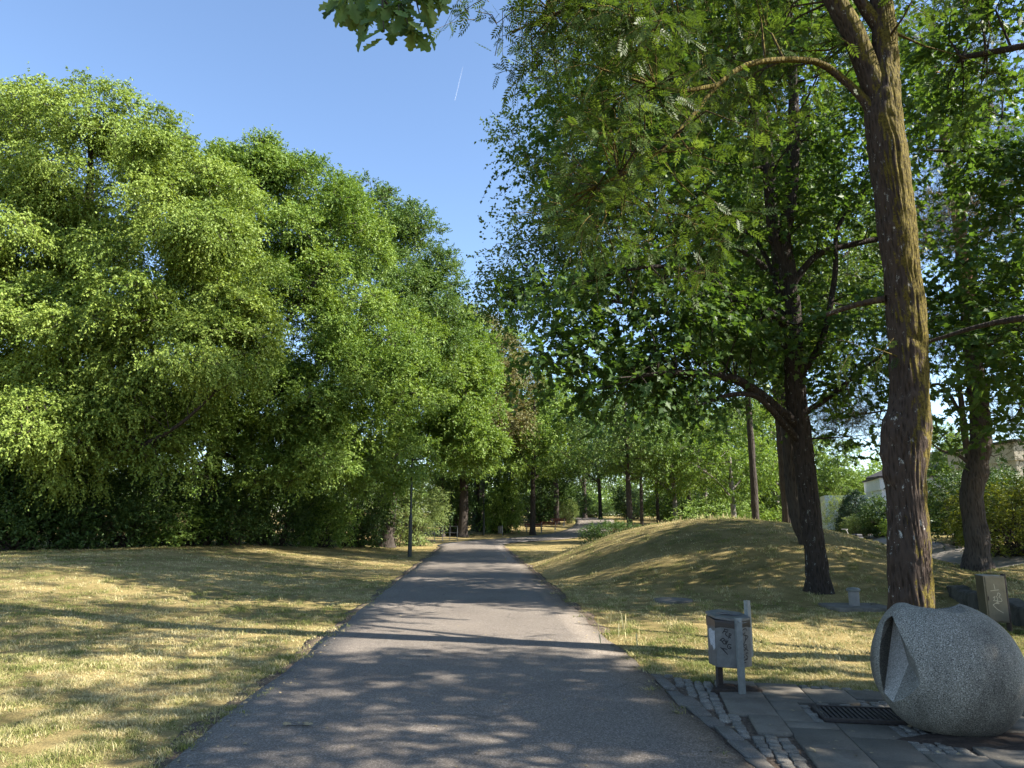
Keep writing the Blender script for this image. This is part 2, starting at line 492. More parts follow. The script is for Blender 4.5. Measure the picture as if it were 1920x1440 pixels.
def strip(name, P, hw, mat, dz=.0, step=.4, nacross=8, wob=.06, seed=3, kind='structure', thick=.06):
    P = np.asarray(P, float)
    # resample with Catmull-Rom
    pts = []
    Q = np.vstack([2 * P[0] - P[1], P, 2 * P[-1] - P[-2]])
    for i in range(1, len(Q) - 2):
        n = max(2, int(np.linalg.norm(Q[i + 1] - Q[i]) / step))
        for k in range(n):
            t = k / n
            pts.append(.5 * (2 * Q[i] + (Q[i + 1] - Q[i - 1]) * t + (2 * Q[i - 1] - 5 * Q[i] + 4 * Q[i + 1] - Q[i + 2]) * t * t + (3 * Q[i] - Q[i - 1] - 3 * Q[i + 1] + Q[i + 2]) * t ** 3))
    pts.append(P[-1]); pts = np.array(pts)
    d = np.gradient(pts, axis=0); d /= np.linalg.norm(d, axis=1)[:, None]
    nrm = np.stack([d[:, 1], -d[:, 0]], -1)
    rs = np.random.RandomState(seed)
    V = []
    s = np.cumsum(np.r_[0, np.linalg.norm(np.diff(pts, axis=0), axis=1)])
    wl = wob * (np.sin(s * 1.7 + 1) * .5 + np.sin(s * 4.1) * .3 + rs.normal(size=len(s)) * .25)
    wr = wob * (np.sin(s * 1.4 + 4) * .5 + np.sin(s * 3.7) * .3 + rs.normal(size=len(s)) * .25)
    for j in range(nacross + 1):
        f = j / nacross * 2 - 1
        off = f * hw + np.where(f < -.9, wl, 0) + np.where(f > .9, wr, 0)
        xy = pts + nrm * off[:, None]
        V.append(np.c_[xy, Hbase(xy[:, 0], xy[:, 1]) + dz])
    for e in (0, -1):                                       # skirts down into the ground
        v = V[0 if e == 0 else nacross].copy(); v[:, 2] -= thick
        V.insert(0, v) if e == 0 else V.append(v)
    V = np.stack(V, 1); m, n = V.shape[:2]
    ix = np.arange(m * n).reshape(m, n)
    f = np.stack([ix[:-1, :-1], ix[:-1, 1:], ix[1:, 1:], ix[1:, :-1]], -1).reshape(-1, 4)
    return tag(link(name, np_mesh(name, V.reshape(-1, 3), np.full(len(f), 4), f, smooth=False), mat), kind=kind)

ys = np.r_[-2.5:51:2.0, 52.5]
strip('path_edge_soil', np.c_[pcx(ys) - PHW - .02, ys], .15, 'edge_soil', .004, wob=.10, nacross=4, seed=5, thick=.03)
ys2 = np.r_[11.5:51:2.0]
o = strip('path_edge_soil', np.c_[pcx(ys2) + PHW + .03, ys2], .16, 'edge_soil', .006, wob=.10, nacross=4, seed=6, thick=.03)
strip('path', np.c_[pcx(ys), ys], PHW, 'asphalt', .012, wob=.05)
strip('road', ROAD, 2.3, 'asphalt', .016, step=.8, wob=.1)
strip('footpath', RPATH, 1.15, 'path_gravel', .008, step=.8, wob=.08)

# ------------------------------------------------------------------ tree machinery
def leaf_templates():
    T = {}
    T['leaf'] = (np.array([(0, 0, 0), (.42, .30, .07), (1, 0, -.03), (.42, -.30, .07)], float), [(0, 1, 2), (0, 2, 3)])
    T['slim'] = (np.array([(0, 0, 0), (.42, .17, .04), (1, 0, -.05), (.42, -.17, .04)], float), [(0, 1, 2), (0, 2, 3)])
    half = [(-.06, .27), (.20, .24), (.34, .54), (.47, .21), (.62, .25), (.72, .10)]
    out = [(0, 0)] + half + [(1, 0)] + [(a, -b) for a, b in half[::-1]]
    V = np.array([(a, b, .16 * abs(b) - .10 * a * a) for a, b in out])
    T['maple'] = (V, [tuple(range(8)), (0,) + tuple(range(7, 14))])
    V, Fc = [], []
    def lf(u, v, ang, L, w):
        i = len(V); c, s = math.cos(ang), math.sin(ang)
        for a, b in ((0, 0), (.45, w), (1, 0), (.45, -w)):
            V.append((u + (a * c - b * s) * L, v + (a * s + b * c) * L, -.12 * u * u - .10 * a * L + .05 * abs(b)))
        Fc.extend([(i, i + 1, i + 2), (i, i + 2, i + 3)])
    for k in range(5):
        u = .24 + .145 * k
        for sg in (-1, 1): lf(u, 0, sg * math.radians(58), .34 - .025 * abs(k - 2), .17)
    lf(.84, 0, 0, .34, .18)
    i = len(V)
    V += [(0, -.008, 0), (0, .008, 0), (.85, .004, -.09), (.85, -.004, -.09)]; Fc.append((i, i + 1, i + 2, i + 3))
    T['ash'] = (np.array(V), Fc)
    # lobed oak leaf
    hl = [(.10, .05), (.22, .15), (.28, .09), (.40, .24), (.50, .13), (.62, .31), (.70, .17), (.84, .25), (.88, .12), (.97, .10)]
    out = [(0, .015)] + hl + [(1, 0)] + [(a, -b) for a, b in hl[::-1]] + [(0, -.015)]
    n = len(hl)
    V = np.array([(a, b, .22 * abs(b) - .16 * a * a + .03 * math.sin(9 * a)) for a, b in out])
    T['oak'] = (V, [tuple(range(0, n + 2)), (0,) + tuple(range(n + 1, 2 * n + 3))])
    V, Fc = [], []
    rs = np.random.RandomState(4)
    for k in range(11):
        th = rs.uniform(0, 6.28); sp = rs.uniform(.15, .8)
        d = np.array([math.cos(sp), math.sin(sp) * math.cos(th), math.sin(sp) * math.sin(th)])
        sd = np.cross(d, rs.normal(size=3)); sd /= np.linalg.norm(sd)
        i = len(V); b = np.array([rs.uniform(0, .4), 0, 0])
        V += [b - sd * .014, b + sd * .014, b + d]; Fc.append((i, i + 1, i + 2))
    T['needle'] = (np.array(V), Fc)
    return T
TPL = leaf_templates()

def nrmz(a): return a / np.maximum(np.linalg.norm(a, axis=-1, keepdims=True), 1e-9)

def place_leaves(Pp, ax, nm, L, tpl, cl, rs):
    V0, F0 = TPL[tpl]
    ax = nrmz(ax); nm = nrmz(nm - (nm * ax).sum(-1, keepdims=True) * ax)
    sd = np.cross(nm, ax)
    V = Pp[:, None] + (ax[:, None] * V0[None, :, :1] + sd[:, None] * V0[None, :, 1:2] + nm[:, None] * V0[None, :, 2:3]) * L[:, None, None]
    n, k = V.shape[:2]
    sz = np.array([len(f) for f in F0]); fl = np.concatenate([np.array(f) for f in F0])
    loops = (fl[None] + (np.arange(n) * k)[:, None]).ravel()
    rnd = np.repeat(rs.rand(n), len(F0)); clf = np.repeat(cl, len(F0))
    return V.reshape(-1, 3), np.tile(sz, n), loops, rnd, clf

def sprays(C, OUT, rs, tpl, leaf, shoots, per, length, droop, outw=.8, rndw=.7, upw=.15, flat=.75, jit=.25, lw=.35, tone=None):
    """leafy shoots growing from each clump point"""
    n = len(C)
    cl = np.clip(.5 + .22 * rs.normal(size=n), 0, 1) if tone is None else np.clip(.5 + .55 * (tone - .5) + .14 * rs.normal(size=n), 0, 1)
    base = np.repeat(C, shoots, 0) + rs.normal(size=(n * shoots, 3)) * jit * length * np.array([1, 1, .6])
    d = nrmz(np.repeat(OUT, shoots, 0) * outw + rs.normal(size=(n * shoots, 3)) * rndw + np.array([0, 0, upw]))
    Ls = length * rs.uniform(.6, 1.25, n * shoots)
    t = (np.arange(per) + .3) / per
    t = np.clip(t[None] + rs.normal(size=(n * shoots, per)) * .03, 0, 1.05)
    P = base[:, None] + d[:, None] * (t * Ls[:, None])[..., None]
    P[..., 2] -= droop * (t ** 2) * Ls[:, None]
    dd = d[:, None] + np.array([0, 0, -1]) * (2 * droop * t)[..., None]
    dd = nrmz(dd)
    up = np.array([0, 0, 1.0]) * flat + rs.normal(size=(n * shoots, per, 3)) * (1 - flat) * 1.1 + np.repeat(OUT, shoots, 0)[:, None] * .25
    sd = nrmz(np.cross(dd, up))
    sgn = np.where(np.arange(per) % 2 == 0, 1.0, -1.0)[None, :, None]
    ang = rs.uniform(.5, 1.25, (n * shoots, per, 1))
    ax = dd * np.cos(ang) + sd * sgn * np.sin(ang) + rs.normal(size=P.shape) * .22
    ax[..., 2] -= droop * .35 + lw * .4
    nm = up + rs.normal(size=P.shape) * .35
    L = leaf * rs.uniform(.65, 1.2, P.shape[:2])
    clr = np.repeat(cl, shoots * per)
    r = place_leaves(P.reshape(-1, 3), ax.reshape(-1, 3), nm.reshape(-1, 3), L.ravel(), tpl, clr, rs)
    stems = (base, d, Ls, droop)
    return r, stems

def tubes_np(paths, radii, sides):
    V, loops = [], []
    o = 0
    ca = np.cos(np.arange(sides) * 2 * np.pi / sides); sa = np.sin(np.arange(sides) * 2 * np.pi / sides)
    for p, r in zip(paths, radii):
        d = nrmz(np.gradient(p, axis=0))
        m = nrmz(p[-1] - p[0])
        ref = np.array([0, 0, 1.0]) if abs(m[2]) < .85 else np.array([1.0, 0, 0])
        a = nrmz(np.cross(d, ref)); b = np.cross(d, a)
        v = p[:, None] + (a[:, None] * ca[None, :, None] + b[:, None] * sa[None, :, None]) * r[:, None, None]
        V.append(v.reshape(-1, 3))
        k = len(p)
        ix = o + np.arange(k * sides).reshape(k, sides)
        nx_ = np.roll(ix, -1, 1)
        loops.append(np.stack([ix[:-1], nx_[:-1], nx_[1:], ix[1:]], -1).reshape(-1, 4))
        o += k * sides
    return np.concatenate(V), np.concatenate(loops)

def resample(P, step):
    P = np.asarray(P, float)
    Q = np.vstack([2 * P[0] - P[1], P, 2 * P[-1] - P[-2]])
    out = []
    for i in range(1, len(Q) - 2):
        n = max(1, int(np.linalg.norm(Q[i + 1][:3] - Q[i][:3]) / step))
        for k in range(n):
            t = k / n
            out.append(.5 * (2 * Q[i] + (Q[i + 1] - Q[i - 1]) * t + (2 * Q[i - 1] - 5 * Q[i] + 4 * Q[i + 1] - Q[i + 2]) * t * t + (3 * Q[i] - Q[i - 1] - 3 * Q[i + 1] + Q[i + 2]) * t ** 3))
    out.append(Q[-2]); return np.array(out)

def crown_points(ells, rs, gap=0, gap_s=2.2, shell=.5, lob=0, lobz=.6):
    P, O, S, T = [], [], [], []
    for c, r, n in ells:
        if lob and np.mean(r) > lob * .9:
            r = np.maximum(np.asarray(r) - lob * .35, np.asarray(r) * .6); rm = np.sort(r)[1]
            m = max(6, int(1.55 * rm * np.mean(r) * 4 / (lob * lob)))
            d = nrmz(rs.normal(size=(m, 3)))
            sc = np.where(rs.rand(m) < .72, rs.uniform(.78, 1.08, m), rs.uniform(.2, .75, m))
            cc = np.asarray(c) + d * r * sc[:, None]
            sz = lob * rs.uniform(.55, 1.25, m)
            k = rs.choice(m, n, p=sz ** 2 / (sz ** 2).sum())
            od = nrmz(d / r * np.mean(r))
            e = nrmz(rs.normal(size=(n, 3)) + od[k] * .7 + np.array([0, 0, .55]))
            p = cc[k] + e * sz[k][:, None] * np.array([1, 1, lobz]) * (.55 + .45 * rs.rand(n) ** .5)[:, None]
            p[:, 2] -= .22 * sz[k] * ((e[:, :2] ** 2).sum(1))
            P.append(p); O.append(nrmz(e * .75 + od[k] * .5)); T.append(rs.rand(m)[k]); continue
        d = nrmz(rs.normal(size=(n, 3)))
        rad = shell + (1 - shell) * rs.rand(n) ** .6
        rad *= 1 + .10 * vnoise(d * 3, 2.0, int(abs(c[0] * 7)) % 50)
        p = np.asarray(c) + d * np.asarray(r) * rad[:, None]
        P.append(p); O.append(nrmz(d / np.asarray(r) * np.mean(r))); T.append(np.full(n, rs.rand()))
    P = np.concatenate(P); O = np.concatenate(O); T = np.concatenate(T)
    # drop points buried deep inside a neighbouring lobe
    keep = np.ones(len(P), bool)
    for c, r, n in ells:
        keep &= (((P - np.asarray(c)) / np.asarray(r)) ** 2).sum(1) > (shell * (.55 if lob else .8)) ** 2
    if gap: keep &= vnoise(P, gap_s, 5) > -1.2 + gap
    return P[keep], O[keep], T[keep]

def make_tree(name, base, trunk, limbs, ells, leafspec, leafmat, barkmat, label, cat='tree', group=None, seed=0,
              gap=.25, gap_s=2.2, shell=.5, sides=14, twigs=0, bark_rough=.03, burls=(), minr=.012, tipr=.010, parts=('trunk', 'crown'), flare=1.35, up_bias=.25, limbmat=None, lob=0, lobz=.6):
    """trunk / limbs: lists of (x, y, z, r) in world space"""
    rs = np.random.RandomState(seed)
    base = np.asarray(base, float)
    root = empty(name, base, label, cat, group)
    C, OUT, TONE = crown_points(ells, rs, gap, gap_s, shell, lob, lobz)
    # ---- skeleton
    tr = resample(trunk, .25)
    lm = [resample(l, .3) for l in limbs]
    nodes = np.vstack([tr[2:]] + lm) if lm else tr[2:]
    NP, NR = nodes[:, :3], nodes[:, 3]
    low = NP[:, 2] > base[2] + (tr[-1, 2] - base[2]) * .12
    NP, NR = NP[low], NR[low]
    NL = np.zeros(len(NP))                       # distance from the stem along the wood
    order = np.argsort([np.min(((NP - c) ** 2).sum(1)) for c in C]) if len(C) else []
    paths, prad = [], []
    cap = len(NP) + len(C) * 8
    bufP = np.zeros((cap, 3)); bufR = np.zeros(cap); nn = len(NP)
    bufP[:nn] = NP; bufR[:nn] = NR
    for i in order:
        c = C[i]
        dv = c - bufP[:nn]
        dist = np.sqrt((dv ** 2).sum(1))
        cost = dist * (1 + up_bias * np.clip(-(dv[:, 2]) / np.maximum(dist, .01), 0, 1)) + .6 * (bufR[:nn] < .02) - .8 * np.minimum(bufR[:nn], .1) * 4
        j = int(np.argmin(cost))
        a = bufP[j]; L = dist[j]
        k = int(np.clip(L / .5, 2, 7))
        t = np.linspace(0, 1, k + 1)[:, None]
        side = rs.normal(size=3) * .10 * L
        p = a + (c - a) * t + np.sin(t * np.pi) * (side + np.array([0, 0, .08 * L]))
        r0 = min(bufR[j] * .62, tipr + .012 * L)
        r0 = max(r0, minr)
        r = np.linspace(r0, minr * .6, k + 1)
        paths.append(p); prad.append(r)
        m = min(k, 7)
        bufP[nn:nn + m] = p[1:m + 1]; bufR[nn:nn + m] = r[1:m + 1]; nn += m
    # ---- trunk mesh (round, rough, flared)
    def round_tube(q, n, rough, fl, seed2):
        d = nrmz(np.gradient(q[:, :3], axis=0))
        ref = np.array([1.0, 0, 0]) if abs(nrmz(q[-1, :3] - q[0, :3])[2]) > .7 else np.array([0, 0, 1.0])
        a = nrmz(np.cross(d, ref)); b = np.cross(d, a)
        th = np.arange(n) * 2 * np.pi / n
        rr = q[:, 3][:, None] * np.ones((1, n))
        if fl > 1:
            h = (q[:, 2] - q[0, 2])[:, None]
            rr = rr * (1 + (fl - 1) * np.exp(-h / .22) * (1 + .45 * np.sin(th * 5 + seed2)[None]))
        dirs = a[:, None] * np.cos(th)[None, :, None] + b[:, None] * np.sin(th)[None, :, None]
        P0 = q[:, None, :3] + dirs * rr[..., None]
        rr = rr * (1 + rough * vnoise(P0, .35, seed2) + rough * 1.6 * vnoise(P0, 1.1, seed2 + 3))
        if n >= 60:
            zz = q[:, 2][:, None]; tt = th[None] + .25 * np.sin(zz * 1.7 + 3 * th[None]) + .12 * np.sin(zz * 6.1 + 5 * th[None])
            k_ = round(rr.mean() * 2 * np.pi / .055)
            fur = np.abs(np.sin(tt * k_ / 2 + .9 * np.sin(zz * 9 + th[None] * 4)))
            rr = rr + .016 * (fur - .6) * (1 + .6 * vnoise(P0, .5, 9))
        P0 = q[:, None, :3] + dirs * rr[..., None]
        for bc, br, bh in burls:
            dd = np.linalg.norm(P0 - np.asarray(bc), axis=-1)
            P0 = P0 + dirs * (bh * np.exp(-(dd / br) ** 2))[..., None]
        k = len(q)
        ix = np.arange(k * n).reshape(k, n); nx_ = np.roll(ix, -1, 1)
        return P0.reshape(-1, 3), np.stack([ix[:-1], nx_[:-1], nx_[1:], ix[1:]], -1).reshape(-1, 4)
    VV, LL, o = [], [], 0
    st = .035 if sides >= 60 else .10 if sides > 16 else .25
    trf = resample(trunk, st)
    for q, n, rg, fl in [(trf, sides, bark_rough, flare)] + [(resample(l, .18), max(6, int(min(sides, 26) * .6)), bark_rough, 1) for l in limbs]:
        v, l = round_tube(q, n, rg, fl, seed + len(VV))
        VV.append(v); LL.append(l + o); o += len(v)
    tv, tl = np.concatenate(VV), np.concatenate(LL)
    n_thick = len(tl)
    if paths:
        v, l = tubes_np(paths, prad, 5)
        tv = np.concatenate([tv, v]); tl = np.concatenate([tl, l + o]); o += len(v)
    # ---- leaves
    res = []
    stems = []
    for (w, kw) in leafspec:
        sel = rs.rand(len(C)) < w
        r, s_ = sprays(C[sel], OUT[sel], rs, tone=TONE[sel], **kw); res.append(r); stems.append(s_)
    if twigs:
        tp, rr = [], []
        for b, d, L, dr in stems:
            for k in np.where(rs.rand(len(b)) < twigs)[0]:
                t = np.linspace(0, 1, 4)[:, None]
                p = b[k] + d[k] * t * L[k]; p[:, 2] -= dr * (t[:, 0] ** 2) * L[k]
                tp.append(p); rr.append(np.linspace(.006, .003, 4))
        v, l = tubes_np(tp, rr, 3)
        tv = np.concatenate([tv, v]); tl = np.concatenate([tl, l + o])
    me = np_mesh(parts[0], tv - base, np.full(len(tl), 4), tl, smooth=True)
    tro = link(parts[0], me, barkmat, root)
    if limbmat:
        me.materials.append(MATS[limbmat])
        zc = tv[tl].mean(1)[:, 2]
        mi = (zc + .5 * vnoise(tv[tl].mean(1), 1.5, 2) > base[2] + (tr[-1, 2] - base[2]) * .42).astype(np.int32)
        me.polygons.foreach_set('material_index', mi)
    vo = 0; V, S, Lp, R, K = [], [], [], [], []
    for v, s, l, r, k in res:
        V.append(v); S.append(s); Lp.append(l + vo); R.append(r); K.append(k); vo += len(v)
    me = np_mesh(parts[1], np.concatenate(V) - base, np.concatenate(S), np.concatenate(Lp), {'rnd': np.concatenate(R), 'cl': np.concatenate(K)})
    link(parts[1], me, leafmat, root)
    return root

DENS = 1.0
def E(px, py, Yd, rx, ry, rd, n):                     # crown lobe given by its place in the frame and its distance
    k = mpp(px, py, Yd)
    return (W(px, py, Yd), np.array([rx * k, rd, ry * k]), int(n * DENS))

def TP(px, py, Yd, r): return (*W(px, py, Yd), r)

def gp(px, Yd):                                       # ground point under a frame column at a distance
    x = (px - CXP) / F_PX * Yd * 1.02
    return np.array([x, Yd, float(H(x, Yd))])

# ------------------------------------------------------------------ trees on the right
# A: the mossy ash close to the path
aY = 9.2
ab = np.array([*W(1707, 1223, aY)[:2], 0.0]); ab[2] = float(H(ab[0], ab[1])) - .03
def a_(px, py, r, dy=0): return TP(px, py, aY + dy, r)
ash_trunk = [(*ab, .275), a_(1707, 1140, .255), a_(1705, 1000, .235), a_(1699, 900, .24), a_(1697, 830, .27), a_(1703, 755, .235), a_(1702, 640, .232), a_(1693, 520, .232),
             a_(1678, 400, .24), a_(1666, 300, .24), a_(1657, 200, .235), a_(1661, 120, .17), a_(1656, 40, .155), a_(1648, -60, .15), a_(1640, -260, .12), a_(1620, -500, .09), a_(1610, -900, .05)]
ash_limbs = [
    [a_(1655, 190, .20), a_(1632, 140, .165), a_(1603, 70, .155), a_(1565, 0, .145), a_(1500, -110, .12), a_(1400, -260, .08)],
    [a_(1640, 215, .085), a_(1612, 178, .06), a_(1570, 140, .052), a_(1530, 116, .046, -.1), a_(1470, 112, .041, -.3), a_(1400, 122, .037, -.5), a_(1345, 160, .033, -.6), a_(1300, 215, .029, -.7), a_(1235, 285, .024, -.8), a_(1160, 330, .024, -.9), a_(1080, 365, .016, -1)],
    [a_(1656, 60, .10), a_(1625, 20, .085), a_(1600, -20, .07), a_(1540, -120, .05)],
    [a_(1500, -110, .09), a_(1350, -90, .06, -.6), a_(1200, -40, .04, -1), a_(1080, 10, .025, -1.2), a_(960, 60, .014, -1.3)],
    [a_(1345, 160, .03, -.6), a_(1270, 170, .024, -.9), a_(1190, 150, .018, -1.1), a_(1100, 120, .012, -1.2)],
    [a_(1662, 560, .05), a_(1610, 570, .04, .3), a_(1550, 590, .03, .6)],
]
AK = dict(tpl='ash', leaf=.23, shoots=3, per=5, length=.55, droop=.35, outw=.5, rndw=.8, upw=.0, flat=.7, jit=.35)
make_tree('ash_tree', ab, ash_trunk, ash_limbs,
          [E(1170, 120, 8.3, 150, 120, 1.2, 54), E(960, 20, 8.0, 80, 60, .5, 11), E(1080, 30, 8.2, 90, 60, .6, 20), E(1330, 40, 9.8, 190, 120, 1.6, 62), E(1200, 320, 8.4, 210, 100, 1.0, 46), E(1090, 400, 8.2, 130, 60, .6, 16),
           E(1450, 160, 10.4, 120, 110, 1.0, 20), E(1330, 460, 8.4, 60, 60, .5, 8), E(1780, 60, 10.6, 140, 150, 1.2, 26), E(1700, 640, 9.4, 30, 30, .4, 2),
           E(1640, 640, 8.9, 20, 15, .2, 1),
           (np.array([3.6, 8.8, 11.0]), np.array([4.4, 3.6, 2.4]), 120), (np.array([4.6, 9.4, 14.0]), np.array([3.2, 3.0, 2.2]), 90), (np.array([4.6, 9.6, 17.0]), np.array([3.0, 3.0, 2.2]), 80)],
          [(1.0, AK)], 'ash_leaf', 'ash_bark', 'tall ash with yellow moss down its rough trunk behind the stone ball', seed=3, gap=.25, gap_s=1.5, lob=.5, lobz=.55,
          shell=.2, sides=110, twigs=1.0, bark_rough=.022, minr=.008, tipr=.010,
          burls=[(W(1652, 890, aY - .1), .17, .11), (W(1660, 790, aY - .15), .24, .08), (W(1650, 850, aY), .12, .06), (W(1735, 800, aY), .3, .035), (W(1640, 225, aY), .15, .04)], flare=1.2)

# B: the maple at the foot of the mound
MK = dict(tpl='maple', leaf=.15, shoots=5, per=9, length=.75, droop=.25, outw=.55, rndw=.75, upw=.0, flat=.72, jit=.4)
bY = 16.2
bb = np.array([*W(1536, 1095, bY)[:2], 0]); bb[2] = float(H(bb[0], bb[1])) - .05
def b_(px, py, r, dy=0): return TP(px, py, bY + dy, r)
make_tree('maple_tree', bb,
          [(*bb, .25), b_(1529, 1040, .225), b_(1517, 940, .215), b_(1503, 820, .22), b_(1492, 740, .225), b_(1487, 620, .20), b_(1478, 520, .205), b_(1470, 450, .16), b_(1482, 370, .16), b_(1487, 280, .145), b_(1488, 190, .12), b_(1480, 60, .11), b_(1470, -80, .09), b_(1465, -260, .04)],
          [[b_(1478, 510, .16), b_(1448, 430, .13), b_(1440, 340, .11), b_(1420, 240, .085), b_(1400, 120, .05)],
           [b_(1498, 800, .15), b_(1460, 770, .13, -.3), b_(1425, 740, .12, -.6), b_(1380, 712, .10, -.9), b_(1330, 703, .085, -1.3), b_(1270, 698, .06, -1.7), b_(1200, 705, .03, -2)],
           [b_(1500, 830, .09), b_(1465, 790, .075, -.5), b_(1420, 745, .06, -1), b_(1370, 740, .045, -1.3), b_(1310, 760, .025, -1.6)],
           [b_(1486, 620, .12), b_(1440, 585, .10, -.4), b_(1390, 570, .085, -.8), b_(1340, 530, .07, -1.2), b_(1290, 508, .055, -1.5), b_(1220, 500, .04, -1.8), b_(1120, 520, .022, -2)],
           [b_(1480, 540, .10), b_(1530, 480, .08), b_(1590, 460, .07), b_(1650, 448, .06), b_(1700, 440, .03)],
           [b_(1488, 720, .09), b_(1540, 640, .07), b_(1565, 520, .06), b_(1570, 430, .05), b_(1610, 370, .03)],
           [b_(1486, 640, .07), b_(1430, 470, .05, 1), b_(1350, 400, .045, 1.2), b_(1260, 330, .03, 1.5)],
           [b_(1500, 780, .07), b_(1560, 740, .06), b_(1620, 690, .045), b_(1665, 660, .03)]],
          [E(1300, 440, 16.0, 230, 170, 2.6, 150), E(1480, 230, 16.4, 250, 190, 3.0, 180), E(1130, 560, 15.2, 170, 80, 1.6, 66), E(1210, 640, 15.6, 180, 75, 1.4, 66), E(1390, 630, 16.4, 110, 60, 1.0, 24), E(1590, 560, 17.0, 150, 200, 2.4, 105),
           E(1090, 270, 17.0, 120, 130, 1.8, 90), E(1330, 130, 17.0, 180, 120, 2.5, 80), E(1660, 300, 17.5, 130, 160, 2.2, 70), E(1040, 660, 14.2, 80, 50, 1.0, 24),
           E(1560, 780, 16.8, 100, 60, 1.4, 26), E(1140, 700, 14.8, 130, 55, 1.2, 48), E(1280, 740, 15.2, 90, 40, 1.0, 22),
           (W(1400, 20, 16.5) + np.array([0, 0, 1.5]), np.array([4.5, 4.0, 2.6]), 230), (np.array([6.6, 16.6, 16.0]), np.array([4.2, 4.0, 2.8]), 240)],
          [(1.0, MK)], 'maple_leaf', 'maple_bark', 'dark trunked maple at the foot of the mound with long low limbs over the path', seed=8, gap=.25, gap_s=1.7, lob=.95, lobz=.42,
          shell=.2, sides=84, twigs=.35, minr=.009, tipr=.012, bark_rough=.03, flare=1.35)

# B2: the tree standing close behind it on the mound
b2 = gp(1496, 20.3); b2[2] -= .05
OKs = dict(tpl='leaf', leaf=.13, shoots=6, per=10, length=.8, droop=.12, outw=.7, rndw=.8, upw=.15, flat=.55, jit=.4)
def c_(px, py, r, dy=0): return TP(px, py, 20.3 + dy, r)
make_tree('oak_tree', b2, [(*b2, .24), c_(1494, 960, .22), c_(1480, 820, .21), c_(1470, 660, .19), c_(1455, 460, .16), c_(1440, 240, .11), c_(1430, 60, .08), c_(1430, -120, .04)],
          [[c_(1475, 730, .12), c_(1380, 640, .09), c_(1260, 590, .07), c_(1120, 560, .045), c_(980, 550, .02)],
           [c_(1460, 520, .10), c_(1340, 440, .08), c_(1200, 420, .05), c_(1050, 450, .025)]],
          [E(985, 520, 20.5, 85, 62, 1.8, 80), E(1090, 470, 21, 130, 120, 2.2, 150), E(1010, 250, 22, 60, 75, 1.4, 40), E(1230, 360, 22, 190, 200, 2.5, 130), E(1430, 180, 22, 200, 180, 3, 110), E(1560, 450, 22, 180, 200, 2.5, 100), E(960, 575, 20.5, 55, 28, .9, 20), E(1420, 700, 21, 150, 80, 2, 60), (np.array([7.4, 21.5, 15.5]), np.array([4.6, 4.4, 3.6]), 260), (np.array([5.2, 22.8, 18.0]), np.array([5.0, 4.6, 3.4]), 520), (np.array([3.4, 24.0, 15.2]), np.array([3.6, 4.0, 2.6]), 260)],
          [(1.0, OKs)], 'oak_leaf', 'dark_bark', 'slim dark tree on the mound just behind the maple trunk', seed=12, gap=.25, gap_s=1.8, lob=.95, lobz=.6, shell=.3, twigs=.15)

# D: the maple out of frame on the right; its branches hang into the picture and shade the path
db = np.array([12.0, 5.6, 0]); db[2] = float(H(12.0, 5.6)) - .05
make_tree('maple_tree', db,
          [(*db, .34), (12.0, 5.6, 2.5, .3), (11.8, 5.7, 5, .26), (11.6, 5.6, 8, .2), (11.5, 5.4, 11, .12), (11.4, 5.2, 13.5, .05)],
          [[(11.9, 5.6, 3.0, .14), (10.9, 7.2, 4.0, .11), (9.4, 9.0, 4.6, .08), (7.6, 10.4, 4.7, .05), (6.6, 11, 4.5, .025)],
           [(11.8, 5.7, 5, .14), (10.4, 7.4, 7.0, .11), (8.6, 9.2, 8.6, .07), (7.2, 10.2, 9.0, .04)],
           [(11.8, 5.7, 4.2, .13), (10.0, 5.0, 5.6, .10), (8.0, 4.6, 6.6, .06), (6.4, 4.4, 7.0, .03)],
           [(11.7, 5.6, 6.5, .12), (12.5, 3.5, 8.5, .08), (12.8, 2.0, 9.5, .04)]],
          [E(1880, 110, 10.5, 110, 130, 1.3, 40),
           (np.array([9.6, 4.0, 7.2]), np.array([3.4, 1.9, 2.2]), 165), (np.array([12.2, 3.6, 10.2]), np.array([4.2, 2.3, 3.0]), 230), (np.array([13.2, 2.6, 6.8]), np.array([2.8, 2.2, 2.2]), 120)],
          [(1.0, MK)], 'maple_leaf', 'maple_bark', 'maple beyond the right picture edge with leaves in the upper right corner', seed=21, gap=.35, gap_s=1.4, lob=.8, lobz=.4,
          shell=.2, sides=14, twigs=.4, minr=.008)

# more trees beyond the right picture edge; they shade the mound and the right lawn
def off_tree(x, y, h, rad, seed, label, ells=(), limbs=()):
    b = np.array([x, y, float(H(x, y)) - .05]); z = b[2]
    return make_tree('maple_tree', b, [(*b, .3), (x, y, z + h * .3, .25), (x - .2, y + .1, z + h * .6, .17), (x - .3, y, z + h * .9, .06)],
          [[(x, y, z + h * .28, .13), (x - rad * .4, y - .5, z + h * .42, .09), (x - rad * .8, y - .8, z + h * .48, .04)],
           [(x, y, z + h * .34, .13), (x + rad * .4, y + .8, z + h * .5, .09), (x + rad * .7, y + 1.4, z + h * .6, .04)]] + list(limbs),
          [(np.array([x, y, z + h * .50]), np.array([rad, rad, h * .20]), 330), (np.array([x, y, z + h * .72]), np.array([rad * .85, rad * .85, h * .22]), 330), (np.array([x - rad * .5, y - .5, z + h * .42]), np.array([rad * .55, rad * .6, h * .14]), 110)] + list(ells),
          [(1.0, MK)], 'maple_leaf', 'maple_bark', label, seed=seed, gap=.25, gap_s=1.6, shell=.2, sides=12, minr=.010, lob=.95, lobz=.5)
off_tree(18.2, 19.5, 13.5, 4.9, 101, 'maple beyond the right picture edge behind the yellow shrub')
